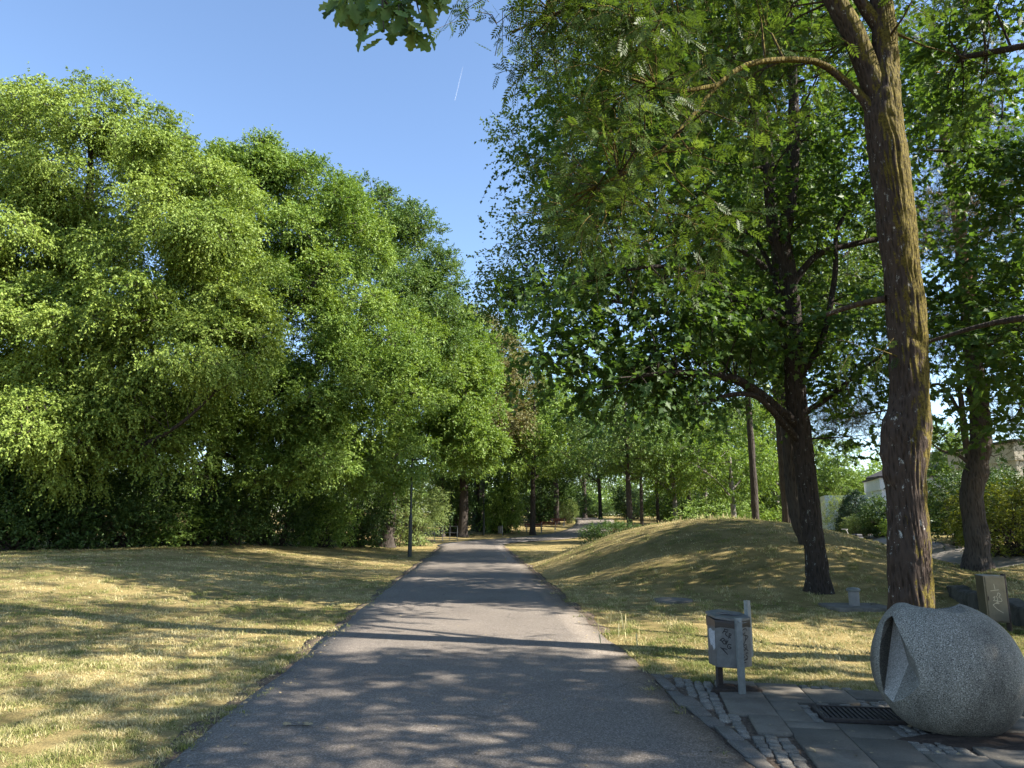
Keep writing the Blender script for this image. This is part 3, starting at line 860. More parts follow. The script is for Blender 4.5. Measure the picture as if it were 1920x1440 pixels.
off_tree(16.2, 13.2, 13.0, 4.0, 103, 'maple beyond the right picture edge whose lobed leaves hang in front of the pine',
         [E(1850, 640, 13.6, 95, 140, 1.1, 62), E(1910, 740, 13.6, 60, 80, 1.0, 20), E(1790, 520, 14.0, 60, 70, .8, 15), E(1900, 400, 13.8, 75, 120, 1.3, 44), E(1775, 690, 14.0, 40, 60, .6, 8), E(1770, 160, 14.5, 80, 130, 1.0, 36), E(1850, 290, 14.2, 70, 70, 1.0, 24)],
         [[(16.2, 13.2, 4.2, .13), (13.8, 13.4, 4.8, .09), (12.0, 13.6, 5.1, .05), (10.6, 13.7, 5.0, .025)],
          [(16.1, 13.2, 6.5, .12), (13.6, 13.6, 8.2, .09), (11.0, 14.0, 9.4, .06), (9.0, 14.2, 9.6, .03)]])

# C: the pine with the bent trunk
pY = 19.6
pb = np.array([*W(1830, 1046, pY)[:2], 0]); pb[2] = float(H(pb[0], pb[1])) - .04
def p_(px, py, r, dy=0): return TP(px, py, pY + dy, r)
NK = dict(tpl='needle', leaf=.16, shoots=9, per=7, length=.55, droop=.05, outw=.35, rndw=.9, upw=.15, flat=.4, jit=.5, lw=0)
make_tree('pine_tree', pb,
          [(*pb, .33), p_(1831, 1000, .29), p_(1822, 930, .28), p_(1834, 860, .27), p_(1838, 790, .25), p_(1822, 640, .22), p_(1810, 520, .19), p_(1800, 430, .17), p_(1787, 330, .14), p_(1765, 230, .11), p_(1750, 120, .08), p_(1748, 20, .05)],
          [[p_(1824, 890, .10), p_(1812, 840, .085), p_(1803, 760, .07), p_(1795, 700, .05)],
           [p_(1818, 870, .06), p_(1795, 852, .045), p_(1765, 845, .03), p_(1745, 830, .02)],
           [p_(1820, 640, .09), p_(1780, 598, .075, .2), p_(1740, 605, .06, .4), p_(1690, 650, .04, .6), p_(1640, 690, .025, .8)],
           [p_(1808, 500, .06), p_(1760, 480, .05), p_(1720, 400, .03)],
           [p_(1796, 400, .06), p_(1850, 370, .05), p_(1900, 330, .03)],
           [p_(1770, 250, .05), p_(1820, 230, .04), p_(1860, 200, .02)],
           [p_(1822, 660, .07), p_(1870, 640, .05), p_(1930, 610, .03)],
           [p_(1815, 800, .05), p_(1760, 720, .045, .3), p_(1700, 760, .03, .6), p_(1600, 780, .025, 1)]],
          [E(1740, 430, 19.6, 70, 90, 1.6, 55), E(1850, 400, 19.6, 80, 90, 1.6, 55), E(1800, 270, 19.6, 110, 90, 1.8, 75), E(1760, 600, 19.8, 70, 60, 1.5, 40), E(1860, 620, 19.8, 80, 90, 1.6, 46), E(1640, 690, 20.4, 60, 50, 1.2, 26), E(1590, 790, 20.6, 70, 50, 1.3, 40),
           E(1760, 120, 19.6, 120, 90, 2, 70), E(1900, 800, 20, 50, 60, 1, 18)],
          [(1.0, NK)], 'pine_needle', 'pine_bark', 'scots pine with a bent dark trunk and orange upper stem beside the gravel path', seed=31, gap=.2, gap_s=1.5, shell=.15, sides=84, twigs=.5, minr=.010, bark_rough=.035, flare=1.35, limbmat='pine_bark_orange')

# ------------------------------------------------------------------ trees on the left
DENS = 2.9
UP = dict(shoots=1, per=16, length=.75, droop=-.05, outw=.35, rndw=.3, upw=1.1, flat=.4, jit=.3, lw=.3)
HK = dict(tpl='leaf', leaf=.11, shoots=8, per=13, length=.62, droop=.65, outw=.75, rndw=.6, upw=.1, flat=.5, jit=.35, lw=.6)
l1 = gp(70, 29.0)
def l_(px, py, r, Yd=29.0): return TP(px, py, Yd, r)
make_tree('hornbeam_tree', l1, [(*l1, .42), l_(82, 930, .38), l_(105, 850, .34), l_(125, 740, .30), l_(150, 600, .25), l_(165, 440, .19), l_(170, 300, .12), l_(165, 200, .05)],
          [[l_(100, 860, .2), l_(160, 845, .15, 28), l_(250, 840, .11, 27), l_(330, 800, .07, 26.5), l_(400, 740, .04, 26)],
           [l_(110, 830, .2), l_(60, 760, .16), l_(30, 640, .12), l_(0, 500, .07)],
           [l_(125, 740, .18), l_(200, 650, .14, 28), l_(290, 560, .10, 27.5), l_(370, 460, .06, 27)],
           [l_(150, 600, .14), l_(240, 480, .10), l_(300, 360, .06)], [l_(160, 480, .1), l_(90, 380, .08), l_(50, 270, .04)]],
          [E(150, 300, 29, 150, 150, 3.0, 300), E(300, 420, 28, 140, 160, 3.0, 300), E(420, 480, 26.5, 110, 130, 2.4, 190), E(20, 430, 28, 110, 170, 3.0, 230), E(60, 640, 27, 170, 140, 3.0, 290), E(300, 640, 26, 210, 130, 2.8, 330), E(60, 230, 29.5, 70, 70, 2, 70), E(150, 790, 26.5, 200, 80, 2.2, 170), E(-110, 520, 28, 110, 300, 3, 200),
           E(240, 240, 29, 90, 60, 2, 70), E(385, 335, 31, 90, 75, 2.2, 80), E(430, 640, 26, 90, 90, 1.6, 80), E(30, 760, 28.5, 150, 100, 2.2, 130), E(230, 760, 29.5, 150, 90, 2.2, 110), E(120, 560, 30.5, 170, 170, 2.0, 150), E(-20, 640, 30, 120, 160, 2, 110), E(90, 860, 27.5, 120, 50, 1.5, 50), E(300, 860, 28, 90, 45, 1.5, 36)],
          [(1.0, HK), (.14, dict(UP, tpl='leaf', leaf=0.1))], 'hornbeam_leaf', 'dark_bark', 'broad yellow green hornbeam with drooping sprays at the far left of the lawn', seed=41, gap=.2, gap_s=2.4, shell=.5, lob=1.15, lobz=.55, minr=.016)

LK = dict(tpl='leaf', leaf=.125, shoots=8, per=11, length=.58, droop=.3, outw=.75, rndw=.7, upw=.25, flat=.55, jit=.35, lw=.5)
l2 = gp(392, 33.5)
def m_(px, py, r, Yd=33.5): return TP(px, py, Yd, r)
make_tree('linden_tree', l2, [(*l2, .56), m_(393, 960, .48), m_(396, 905, .44), m_(402, 860, .38), m_(412, 790, .30), m_(440, 660, .25), m_(480, 500, .18), m_(490, 340, .10), m_(487, 250, .04)],
          [[m_(392, 915, .22), m_(360, 900, .17), m_(320, 892, .14), m_(290, 880, .10), m_(240, 850, .06)],
           [m_(402, 860, .26), m_(440, 810, .2), m_(480, 770, .17), m_(540, 720, .14), m_(600, 680, .09), m_(640, 640, .05)],
           [m_(405, 850, .2), m_(400, 780, .17), m_(395, 700, .14), m_(380, 600, .08)],
           [m_(410, 850, .16), m_(470, 868, .12), m_(530, 862, .08), m_(590, 850, .05)],
           [m_(430, 700, .15), m_(540, 600, .11), m_(620, 480, .07)], [m_(450, 640, .13), m_(430, 480, .09), m_(420, 320, .04)]],
          [E(560, 430, 35, 130, 130, 3, 250), E(420, 310, 34, 26, 66, .6, 60), E(487, 305, 34, 30, 74, .7, 80), E(440, 400, 34, 80, 90, 2.4, 110), E(640, 440, 36, 90, 90, 2.6, 130), E(560, 600, 34, 170, 120, 3.2, 290), E(480, 750, 32, 190, 80, 2.8, 200), E(660, 720, 34, 140, 120, 3.0, 230), E(610, 830, 33, 140, 60, 2.2, 120), E(700, 840, 36, 120, 60, 2.2, 70), E(755, 860, 40, 70, 60, 2, 40),
           E(330, 800, 31, 150, 70, 2.4, 110), E(545, 330, 35, 60, 50, 1.6, 40), E(612, 355, 36, 40, 50, 1.4, 26), E(715, 640, 38, 90, 90, 2.4, 90), E(560, 780, 36, 150, 90, 2.4, 110), E(480, 620, 36.5, 150, 150, 2, 120), E(520, 880, 33, 110, 40, 1.6, 44), E(640, 900, 36, 90, 40, 1.6, 34)],
          [(1.0, LK), (.14, dict(UP, tpl='leaf', leaf=0.115))], 'linden_leaf', 'dark_bark', 'large green tree with a thick forked trunk showing under its crown on the left', seed=43, gap=.2, gap_s=2.4, shell=.5, lob=1.05, lobz=.6, minr=.018)

OL = dict(tpl='leaf', leaf=.145, shoots=7, per=10, length=.55, droop=.1, outw=.7, rndw=.8, upw=.2, flat=.45, jit=.35, lw=.2)
l3 = gp(735, 45)
def o_(px, py, r, Yd=45): return TP(px, py, Yd, r)
make_tree('oak_tree', l3, [(*l3, .42), o_(735, 900, .38), o_(738, 760, .32), o_(742, 620, .24), o_(735, 480, .15), o_(700, 380, .06)],
          [[o_(738, 700, .16), o_(780, 600, .12), o_(820, 520, .06)], [o_(740, 640, .14), o_(690, 520, .10), o_(680, 420, .05)]],
          [E(700, 430, 44, 80, 85, 3, 150), E(760, 500, 45, 70, 90, 3, 150), E(815, 545, 45, 40, 75, 2, 60), E(832, 510, 45, 18, 34, .8, 12), E(775, 420, 45, 26, 40, 1, 16), E(770, 620, 43, 100, 90, 3.2, 170), E(690, 590, 42, 110, 100, 3, 150), E(735, 400, 45, 34, 40, 1.2, 22)],
          [(1.0, OL), (.14, dict(UP, tpl='leaf', leaf=0.14))], 'oak_leaf', 'dark_bark', 'oak with knobbly leaf tufts at the sky edge behind the big green tree', seed=47, gap=.2, gap_s=2.4, shell=.5, lob=.9, lobz=.8, minr=.02)

FK = dict(tpl='leaf', leaf=.165, shoots=7, per=10, length=.65, droop=.25, outw=.8, rndw=.65, upw=.15, flat=.5, jit=.35, lw=.4)
l4 = gp(871, 64)
def f_(px, py, r, Yd=64): return TP(px, py, Yd, r)
make_tree('maple_tree', l4, [(*l4, .42), f_(870, 930, .38), f_(867, 850, .30), f_(855, 740, .18), f_(845, 640, .08)],
          [[f_(866, 850, .14), f_(830, 790, .10), f_(780, 740, .06)], [f_(862, 800, .12), f_(890, 740, .08), f_(900, 680, .04)]],
          [E(835, 640, 48, 85, 80, 3.2, 150), E(870, 740, 47, 55, 100, 3.0, 170), E(800, 740, 46, 90, 90, 3.0, 160), E(885, 815, 47, 42, 50, 2.0, 60), E(820, 830, 46, 90, 45, 2.4, 80), E(905, 860, 47, 24, 22, 1.0, 12)],
          [(1.0, FK), (.14, dict(UP, tpl='leaf', leaf=0.15))], 'fresh_leaf', 'dark_bark', 'bright fresh green tree leaning out over the far end of the path', seed=53, gap=.2, gap_s=2.4, shell=.5, lob=1.1, lobz=.6, minr=.02)

BK = dict(tpl='leaf', leaf=.20, shoots=7, per=9, length=.95, droop=.3, outw=.75, rndw=.7, upw=.15, flat=.5, jit=.35, lw=.4)
l5 = gp(893, 73)
def h_(px, py, r, Yd=72): return TP(px, py, Yd, r)
make_tree('chestnut_tree', l5, [(*l5, .32), h_(895, 900, .3), h_(900, 780, .24), h_(905, 660, .10)], [[h_(922, 820, .14), h_(960, 760, .06)]],
          [E(890, 650, 64, 70, 70, 3.6, 130), E(930, 720, 64, 60, 90, 3.6, 150), E(955, 800, 63, 34, 55, 2.6, 60), E(880, 740, 64, 60, 80, 3, 90)],
          [(1.0, BK)], 'brown_leaf', 'dark_bark', 'horse chestnut with browned leaves between the bright green tree and the slim trunk', seed=57, gap=.15, gap_s=2.6, shell=.5, lob=1.4, lobz=.7, minr=.02)

# shared crowns for the trees farther off: built once of each kind, then copied
def proto_tree(name, h, rad, n, lk, leafmat, barkmat, label, seed, low=.3, group='trees in the background', gap=.3, tr=.22, lean=.3):
    b = np.zeros(3)
    return make_tree(name, b, [(0, 0, -.1, tr), (lean * .2, 0, h * .25, tr * .85), (lean * .6, .1, h * .55, tr * .6), (lean, .1, h * .85, tr * .25)],
                     [[(lean * .3, 0, h * low, tr * .4), (rad * .4, rad * .2, h * (low + .12), tr * .25), (rad * .75, rad * .3, h * (low + .2), .04)],
                      [(lean * .3, 0, h * (low + .06), tr * .4), (-rad * .4, -rad * .1, h * (low + .2), tr * .25), (-rad * .75, -rad * .3, h * (low + .3), .04)]],
                     [(np.array([0, 0, h * (low + .22)]), np.array([rad, rad, h * .2]), int(n * .36)), (np.array([rad * .25, -rad * .1, h * .66]), np.array([rad * .8, rad * .8, h * .22]), int(n * .34)), (np.array([-rad * .2, 0, h * .84]), np.array([rad * .55, rad * .55, h * .17]), int(n * .22)),
                      (np.array([-rad * .6, -rad * .3, h * (low + .2)]), np.array([rad * .5, rad * .5, h * .15]), int(n * .12))],
                     [(1.0, lk)], leafmat, barkmat, label, group=group, seed=seed, gap=gap * .5, gap_s=2.4, shell=.4, minr=.018, lob=1.15, lobz=.62)
WK = dict(tpl='slim', leaf=.20, shoots=7, per=10, length=1.1, droop=.8, outw=.6, rndw=.6, upw=.1, flat=.4, jit=.4, lw=.6)
K1 = dict(FK); K1.update(leaf=.17)
p_fresh = proto_tree('field_maple', 11, 4.0, 420, K1, 'fresh_leaf', 'grey_bark', '', 61)
p_wil = proto_tree('willow_tree', 12, 4.6, 460, WK, 'willow_leaf', 'dark_bark', '', 63, low=.2)
K2 = dict(LK); K2.update(leaf=.17)
p_lin = proto_tree('linden_tree', 13, 4.2, 440, K2, 'linden_leaf', 'dark_bark', '', 67)
K3 = dict(OL); K3.update(leaf=.17)
p_oak = proto_tree('oak_tree', 12, 4.4, 420, K3, 'oak_leaf', 'dark_bark', '', 69, low=.34)
K5 = dict(OL); K5.update(leaf=.15, length=.8)
p_tall = proto_tree('tall_maple', 19, 4.6, 620, K5, 'oak_leaf', 'dark_bark', '', 71, low=.36, tr=.2)
FAR = [  # prototype, column, distance, scale, turn, label
    (p_lin, 997, 67, 1.25, .4, 'slim leaning dark trunked tree in front of the red benches'),
    (p_oak, 1172, 54, 1.1, 1.2, 'dark green tree with the thickest trunk left of the mound crest'),
    (p_oak, 1041, 84, 1.5, 2.2, 'dark tree with the trunk rising right behind the benches'),
    (p_wil, 1092, 104, 1.5, 3.9, 'dull green tree hanging over the far bend of the road'),
    (p_tall, 1194, 62, .8, .1, 'straight dark trunked tree just right of the one with the thickest trunk'),
    (p_tall, 1224, 68, .85, 4.0, 'slim dark trunked tree behind the left slope of the mound'),
    (p_fresh, 1256, 64, 1.05, 2.0, 'pale trunked bright green tree standing alone on the mound crest'),
    (p_tall, 1281, 64, .85, 5.1, 'slim dark trunked tree right of the pale trunked bright one'),
    (p_fresh, 1362, 52, 1.0, 3.3, 'thin leaning light brown trunk tree on the mound crest'),
    (p_tall, 1400, 36, .95, .9, 'dark leaning trunk tree at the right end of the mound crest'),
    (p_tall, 1458, 29, 1.0, 2.7, 'tree with brown trunk left of the dark maple pair, on the mound shoulder'),
    (p_tall, 1478, 31.5, 1.05, 1.5, 'tree with brown trunk half hidden behind the dark maple trunks'),
    (p_fresh, 1310, 78, 1.3, .7, 'wide sunlit bright green tree far behind the mound'),
    (p_fresh, 1440, 66, 1.25, 4.4, 'sunlit green tree far behind the right end of the mound'),
    (p_lin, 960, 82, 1.6, 1.1, 'tall green tree top showing beyond the browned chestnut'),
    (p_oak, 905, 78, 1.55, 5.6, 'tall dark green tree top at the low point of the sky gap'),
    (p_lin, 1560, 60, .55, 3.0, 'green tree behind the white flat roofed house'),
    (p_fresh, 1760, 46, .62, 5.0, 'small light leaved tree in front of the beige gable wall'),
    (p_oak, 1120, 95, 1.2, 2.5, 'distant dark tree closing the view along the road'),
    (p_lin, 1230, 92, 1.1, 5.9, 'distant green tree seen between the slim dark trunks'),
    (p_lin, 1010, 100, 1.2, 3.3, 'distant green tree above the benches'),
    (p_lin, -30, 44, .75, .3, 'dark tree behind the hornbeam at the left picture edge'),
    (p_oak, 130, 42, .62, 1.3, 'low dark tree filling the gap right of the hornbeam trunk'),
    (p_lin, 275, 45, .70, 2.2, 'dark tree behind the long low limb of the forked trunk'),
    (p_oak, 520, 47, .68, 3.1, 'dark tree behind the shaded shrubs midway along the lawn'),
    (p_lin, 640, 52, .85, 4.0, 'dark tree behind the pale hedge'),
    (p_oak, 950, 88, 1.15, 2.0, 'dark leafy tree behind the grey litter bin far off'),
    (p_oak, 835, 64, 1.0, 1.9, 'shaded tree behind the metal railing'),
    (p_lin, 1380, 96, 1.1, 4.9, 'distant green tree in the gap right of the light brown trunk'),
]
used = set()
for k, (pr, px, Yd, sc, rz, lab) in enumerate(FAR):
    o = copy_tree(pr) if pr.name in used else pr
    used.add(pr.name)
    g = gp(px, Yd)
    o.location = Vector([float(v) for v in g]); o.scale = (sc, sc, sc * (1 + .06 * math.sin(k * 2.3))); o.rotation_euler = (0, 0, rz)
    o['label'] = lab

# ------------------------------------------------------------------ shrubs and hedges
def shrub(name, h, rx, ry, n, lk, mat, label, seed, group=None, shape='round'):
    rs = np.random.RandomState(seed)
    root = empty(name, (0, 0, 0), label, 'shrub', group)
    if shape == 'cone':
        u = rs.rand(n); z = h * (1 - np.sqrt(u)) ; th = rs.uniform(0, 6.28, n)
        rr = rx * np.sin(np.clip(1 - z / h, 0, 1) * np.pi / 2) ** .9
        C = np.c_[rr * np.cos(th), rr * np.sin(th), z + .05]; O = nrmz(np.c_[np.cos(th), np.sin(th), np.full(n, .4)])
    else:
        ell = [(np.array([0, 0, h * .48]), np.array([rx, ry, h * .52]), int(n * .55))]
        for k in range(6):
            a = k * 1.05 + rs.uniform(-.3, .3)
            ell.append((np.array([rx * .6 * math.cos(a), ry * .6 * math.sin(a), h * rs.uniform(.22, .72)]), np.array([rx * .5, ry * .5, h * .26]), int(n * .08)))
        C, O, _t = crown_points(ell, rs, .2, 1.2, .6)
        C = C[C[:, 2] > .05] if len(C) else C
        O = O[:len(C)] if len(O) != len(C) else O
    (v, s, l, r, k), st = sprays(C, O[:len(C)], rs, **lk)
    v[:, 2] = np.maximum(v[:, 2], -.05)
    link('foliage', np_mesh('foliage', v, s, l, {'rnd': r, 'cl': k}), mat, root)
    tp, rr = [], []
    for k in range(min(60, len(C))):
        e = C[rs.randint(len(C))]; b = np.array([rs.normal() * rx * .15, rs.normal() * ry * .15, -.1])
        t = np.linspace(0, 1, 5)[:, None]
        tp.append(b + (e - b) * t + np.sin(t * np.pi) * rs.normal(size=3) * .12); rr.append(np.linspace(.03, .008, 5))
    v, l = tubes_np(tp, rr, 5)
    link('stem', np_mesh('stem', v, np.full(len(l), 4), l, smooth=True), 'dark_bark', root)
    return root
SK = dict(tpl='leaf', leaf=.13, shoots=6, per=9, length=.55, droop=.2, outw=.8, rndw=.7, upw=.25, flat=.5, jit=.4)
SKs = dict(SK); SKs.update(leaf=.09, length=.4)
s_dark = shrub('dark_shrub', 3.4, 2.3, 1.7, 330, SK, 'shrub_leaf', '', 71, 'dark leaved shrubs')
s_mid = shrub('green_shrub', 3.0, 2.2, 1.6, 300, SK, 'linden_leaf', '', 73, 'green shrubs')
s_priv = shrub('privet_shrub', 4.6, 2.6, 2.2, 520, SKs, 'privet_leaf', '', 75)
s_gold = shrub('golden_shrub', 3.0, 2.0, 1.8, 420, SKs, 'gold_leaf', 'large yellow green shrub beside the gravel path at the right picture edge', 77)
s_cone = shrub('cone_conifer', 2.6, .95, .95, 420, dict(tpl='slim', leaf=.12, shoots=5, per=7, length=.22, droop=0, outw=.6, rndw=.7, upw=.5, flat=.2, jit=.4), 'conifer_leaf', 'dark clipped cone conifer in front of the white house', 79, shape='cone')
s_ball = shrub('round_shrub', 1.9, 1.35, 1.2, 260, SKs, 'shrub_leaf', 'rounded glossy dark shrub right of the cone conifer', 81)
SHR = [  # prototype, column, distance, scale xyz, turn, label
    (s_dark, -40, 27.0, (1.1, 1, 1.0), .2, 'dark shrub at the left picture edge under the hornbeam'),
    (s_dark, 70, 27.8, (1.0, 1, .95), 1.4, 'low dark shrub in front of the hornbeam trunk'),
    (s_dark, 170, 29.2, (1.1, 1, .95), 2.9, 'dark shrub between the hornbeam trunk and the forked trunk'),
    (s_dark, 265, 30.6, (1.1, 1, 1.0), 4.1, 'dark shrub left of the thick forked trunk'),
    (s_mid, 350, 32.0, (1.0, 1, .72), .8, 'low shrub at the foot of the thick forked trunk'),
    (s_dark, 450, 34.0, (1.2, 1, 1.0), 5.2, 'dark shrub right of the thick forked trunk'),
    (s_dark, 535, 36.5, (1.2, 1, 1.15), .9, 'deep shaded shrub midway along the left lawn edge'),
    (s_mid, 612, 38.6, (.95, 1, 1.0), 2.2, 'sun flecked light leaved shrub above the brown litter'),
    (s_dark, 672, 41.5, (1.0, 1, 1.25), 3.6, 'tall dark shrub left of the pale sunlit hedge'),
    (s_priv, 735, 46.0, (1.0, 1, 1.0), .3, 'pale green sunlit hedge behind the near lamp post'),
    (s_priv, 785, 49.5, (.85, 1, .95), 2.0, 'pale green hedge end beside the metal railing'),
    (s_mid, 945, 70, (1.5, 1, 1.6), 1.3, 'shaded green shrub behind the grey litter bin far off'),
    (s_dark, 905, 72, (1.5, 1, 1.9), 2.6, 'dark undergrowth shrub behind the second lamp post'),
    (s_dark, 850, 66, (1.3, 1, 2.0), 4.4, 'dark undergrowth shrub behind the railing'),
    (s_priv, 1064, 85, (.42, .5, .62), 1.1, 'narrow clipped pale hedge column by the road bend'),
    (s_dark, 1135, 46, (.75, .8, .5), 3.0, 'low leathery dark shrub spilling down the mound side by the road'),
    (s_dark, 1098, 108, (2.0, 1, .8), .0, 'dark clipped hedge across the end of the road'),
    (s_mid, 1322, 62, (1.7, 1, 1.1), .5, 'green shrub behind the mound crest right of the paired trunks'),
    (s_mid, 1425, 50, (1.3, 1, .85), 2.2, 'light green shrub behind the right end of the mound'),
    (s_dark, 1180, 98, (2.2, 1, 1.3), 1.0, 'far dark shrub behind the left side of the mound'),
    (s_mid, 1245, 90, (2.0, 1, 1.3), 2.0, 'far green shrub behind the pale trunked tree'),
    (s_dark, 1290, 84, (2.0, 1, 1.5), 3.0, 'far dark shrub behind the paired trunks'),
    (s_mid, 1375, 80, (2.2, 1, 1.5), 4.0, 'far green shrub between the light brown and the dark leaning trunks'),
    (s_dark, 1450, 70, (1.8, 1, 1.4), 5.0, 'far dark shrub behind the two brown mound shoulder trunks'),
    (s_mid, 1510, 62, (1.6, 1, 1.3), 6.0, 'far green shrub left of the white house annex'),
    (s_dark, 1050, 92, (2.0, 1, 1.4), .7, 'far dark shrub behind the red benches'),
    (s_dark, 1000, 86, (2.0, 1, 1.8), 2.7, 'tall dark undergrowth left of the red benches'),
    (s_gold, 1872, 22.2, (.9, 1, .76), .6, 'large yellow green shrub beside the gravel path at the right picture edge'),
    (s_gold, 1965, 23.5, (1.0, 1, .85), 2.6, 'yellow green shrub mostly cut off by the right picture edge'),
    (s_dark, 1785, 27.5, (.75, .9, .80), 1.9, 'dark dense shrub between the mossy trunk and the pine'),
    (s_dark, 1835, 29.5, (.7, .9, .85), 4.9, 'dark shrub right behind the pine trunk'),
    (s_cone, 1582, 43, (1, 1, 1), 0, 'dark clipped cone conifer in front of the white house'),
    (s_ball, 1640, 37.5, (1, 1, 1), .4, 'rounded glossy dark shrub right of the cone conifer'),
    (s_priv, 1592, 38.5, (.42, .45, .28), 1.0, 'small light green shrub beside the dark handcart'),
    (s_priv, 1553, 46, (.4, .5, .55), 2.8, 'yellowish shrub left of the cone conifer'),
    (s_mid, 1665, 33.5, (.4, .5, .4), .3, 'low border shrub at the edge of the gravel path left of the mossy trunk'),
    (s_mid, 1750, 36, (.5, .6, .6), 3.3, 'light garden shrub in front of the beige gable wall'),
]
used = set()
for pr, px, Yd, sc, rz, lab in SHR:
    o = copy_tree(pr) if pr.name in used else pr
    used.add(pr.name)
    o.location = Vector([float(v) for v in gp(px, Yd)]); o.scale = sc; o.rotation_euler = (0, 0, rz); o['label'] = lab

# a far wood that closes the horizon
rs = np.random.RandomState(90)
n = 5200
ang = rs.uniform(-1.05, 1.05, n); dist = rs.uniform(125, 165, n)
C = np.c_[np.sin(ang) * dist, np.cos(ang) * dist, np.zeros(n)]
hgt = 7 + 2.5 * vnoise(C[:, :2], 22, 4)
C[:, 2] = H(C[:, 0], C[:, 1]) + rs.rand(n) * hgt
(v, s, l, r, k), _ = sprays(C, nrmz(np.c_[-np.sin(ang), -np.cos(ang), np.full(n, .5)]), rs, 'leaf', .65, 5, 7, 2.2, .2)
wd = link('far_woods', np_mesh('far_woods', v, s, l, {'rnd': r, 'cl': k}), 'linden_leaf')
tag(wd, 'far wood of mixed trees closing the horizon behind the park', 'woods', kind='stuff')

# ------------------------------------------------------------------ paved corner on the right
po = GZ(1415, 1283)[:2]
pu = GZ(1530, 1437)[:2] - po; pu /= np.linalg.norm(pu)           # towards the camera
pv = np.array([-pu[1], pu[0]])
if pv[0] < 0: pv = -pv
SCULP = np.array([*W(1772, 1250, 6.35)[:2]])
GRATE = GZ(1622, 1343)[:2]
BINP = GZ(1372, 1294)[:2]
SW, SL = .42, .56
def edge_d(p): return p[0] - (pcx(p[1]) + PHW)
def far_ok(p): return p[1] < np.interp(p[0], [q[0] for q in PAVE], [q[1] for q in PAVE])
def in_grate(p, m=0.0):
    d = np.array(p) - GRATE
    return abs(d @ pv) < .40 + m and abs(d @ pu) < .24 + m
rs = np.random.RandomState(14)
slabs = []
GC = np.array([(GRATE - po) @ pu, (GRATE - po) @ pv])
def corners(u0, u1, v0, v1): return [po + pu * a + pv * b for a, b in ((u0, v0), (u1, v0), (u1, v1), (u0, v1))]
for i in range(-8, 15):
    off = 0 if i % 2 == 0 else SL * .37
    for j in range(-8, 15):
        u0, v0 = j * SL + off, i * SW
        u1, v1 = u0 + SL, v0 + SW
        while u0 < u1 - .1 and not all(far_ok(c) for c in corners(u0, u1, v0, v1)): u0 += .04
        if u1 - u0 < .14: continue
        while v0 < v1 - .1 and not all(edge_d(c) > .30 for c in corners(u0, u1, v0, v1)): v0 += .05
        if v1 - v0 < .2: continue
        cor = corners(u0, u1, v0, v1); cen = sum(cor) / 4
        if not (all(edge_d(c) > .24 for c in cor) and cen[1] > -1.5 and cen[0] < 7.4): continue
        if min(np.linalg.norm(c - SCULP) for c in cor + [cen]) < .40: continue
        if np.linalg.norm(cen - BINP) < .22 and u0 < 0: pass
        # cut the drain and its border of setts out of the slab
        gu, gv = .24 + .10, .40 + .10
        a0, a1, b0, b1 = GC[0] - gu, GC[0] + gu, GC[1] - gv, GC[1] + gv
        rects = [(u0, u1, v0, v1)]
        if u0 < a1 and u1 > a0 and v0 < b1 and v1 > b0:
            rects = [(u0, min(u1, a0), v0, v1), (max(u0, a1), u1, v0, v1), (max(u0, a0), min(u1, a1), v0, min(v1, b0)), (max(u0, a0), min(u1, a1), max(v0, b1), v1)]
        for q in rects:
            if q[1] - q[0] > .07 and q[3] - q[2] > .07: slabs.append((corners(*q), q))
def tiles(name, quads, mat, gap, z0, hgt, zj, tilt):
    V, S, Lp, T = [], [], [], []
    for cor in quads:
        cor = np.array(cor); cen = cor.mean(0)
        d = cor - cen; ln = np.linalg.norm(d, axis=1)[:, None]
        top = cen + d * (1 - (gap + .006) / ln); mid = cen + d * (1 - gap / ln)
        zz = z0 + rs.normal() * zj; tx, ty = rs.normal(size=2) * tilt
        zt = lambda p, e: zz + (p - cen) @ np.array([tx, ty]) + e
        o = len(V)
        for p in mid: V.append((*p, z0 - hgt))
        for p in mid: V.append((*p, zt(p, -.006)))
        for p in top: V.append((*p, zt(p, 0)))
        m = len(cor)
        for a in (0, m):
            for k in range(m): Lp += [o + a + k, o + a + (k + 1) % m, o + a + m + (k + 1) % m, o + a + m + k]; S.append(4)
        Lp += [o + 2 * m + k for k in range(m)]; S.append(m)
        T += [rs.rand()] * (2 * m + 1)
    return np_mesh(name, V, S, Lp, {'tone': T})
def ccw(c):
    c = np.array(c); a = 0
    for i in range(len(c)): a += c[i][0] * c[(i + 1) % len(c)][1] - c[(i + 1) % len(c)][0] * c[i][1]
    return c if a > 0 else c[::-1]
tag(link('pavement', tiles('pavement', [ccw(c) for c, _ in slabs], 'slab_concrete', .005, .020, .08, .002, .004), 'slab_concrete'), kind='structure')
def in_slab(p, e=.03):
    u, v = (p - po) @ pu, (p - po) @ pv
    return any(q[0] - e < u < q[1] + e and q[2] - e < v < q[3] + e for _, q in slabs)
setts = []
S0 = .098
for i in range(-60, 80):
    for j in range(-60, 100):
        c = po + pu * (j * S0 + (i % 2) * S0 * .45) + pv * (i * S0)
        if edge_d(c) < .20 or not far_ok(c) or c[1] < -1 or c[0] > 7.4 or in_slab(c) or in_grate(c, .045): continue
        w = S0 / 2 - .002
        jit = lambda: rs.normal(size=2) * .007
        q4 = [c + pu * a * w + pv * b * w + jit() for a, b in ((-1, -1), (1, -1), (1, 1), (-1, 1))]
        setts.append(ccw(q4))
tag(link('sett_strip', tiles('sett_strip', setts, 'sett_granite', .007, .012, .07, .003, .02), 'sett_granite'), kind='structure')
kerbs = []
y = 8.55
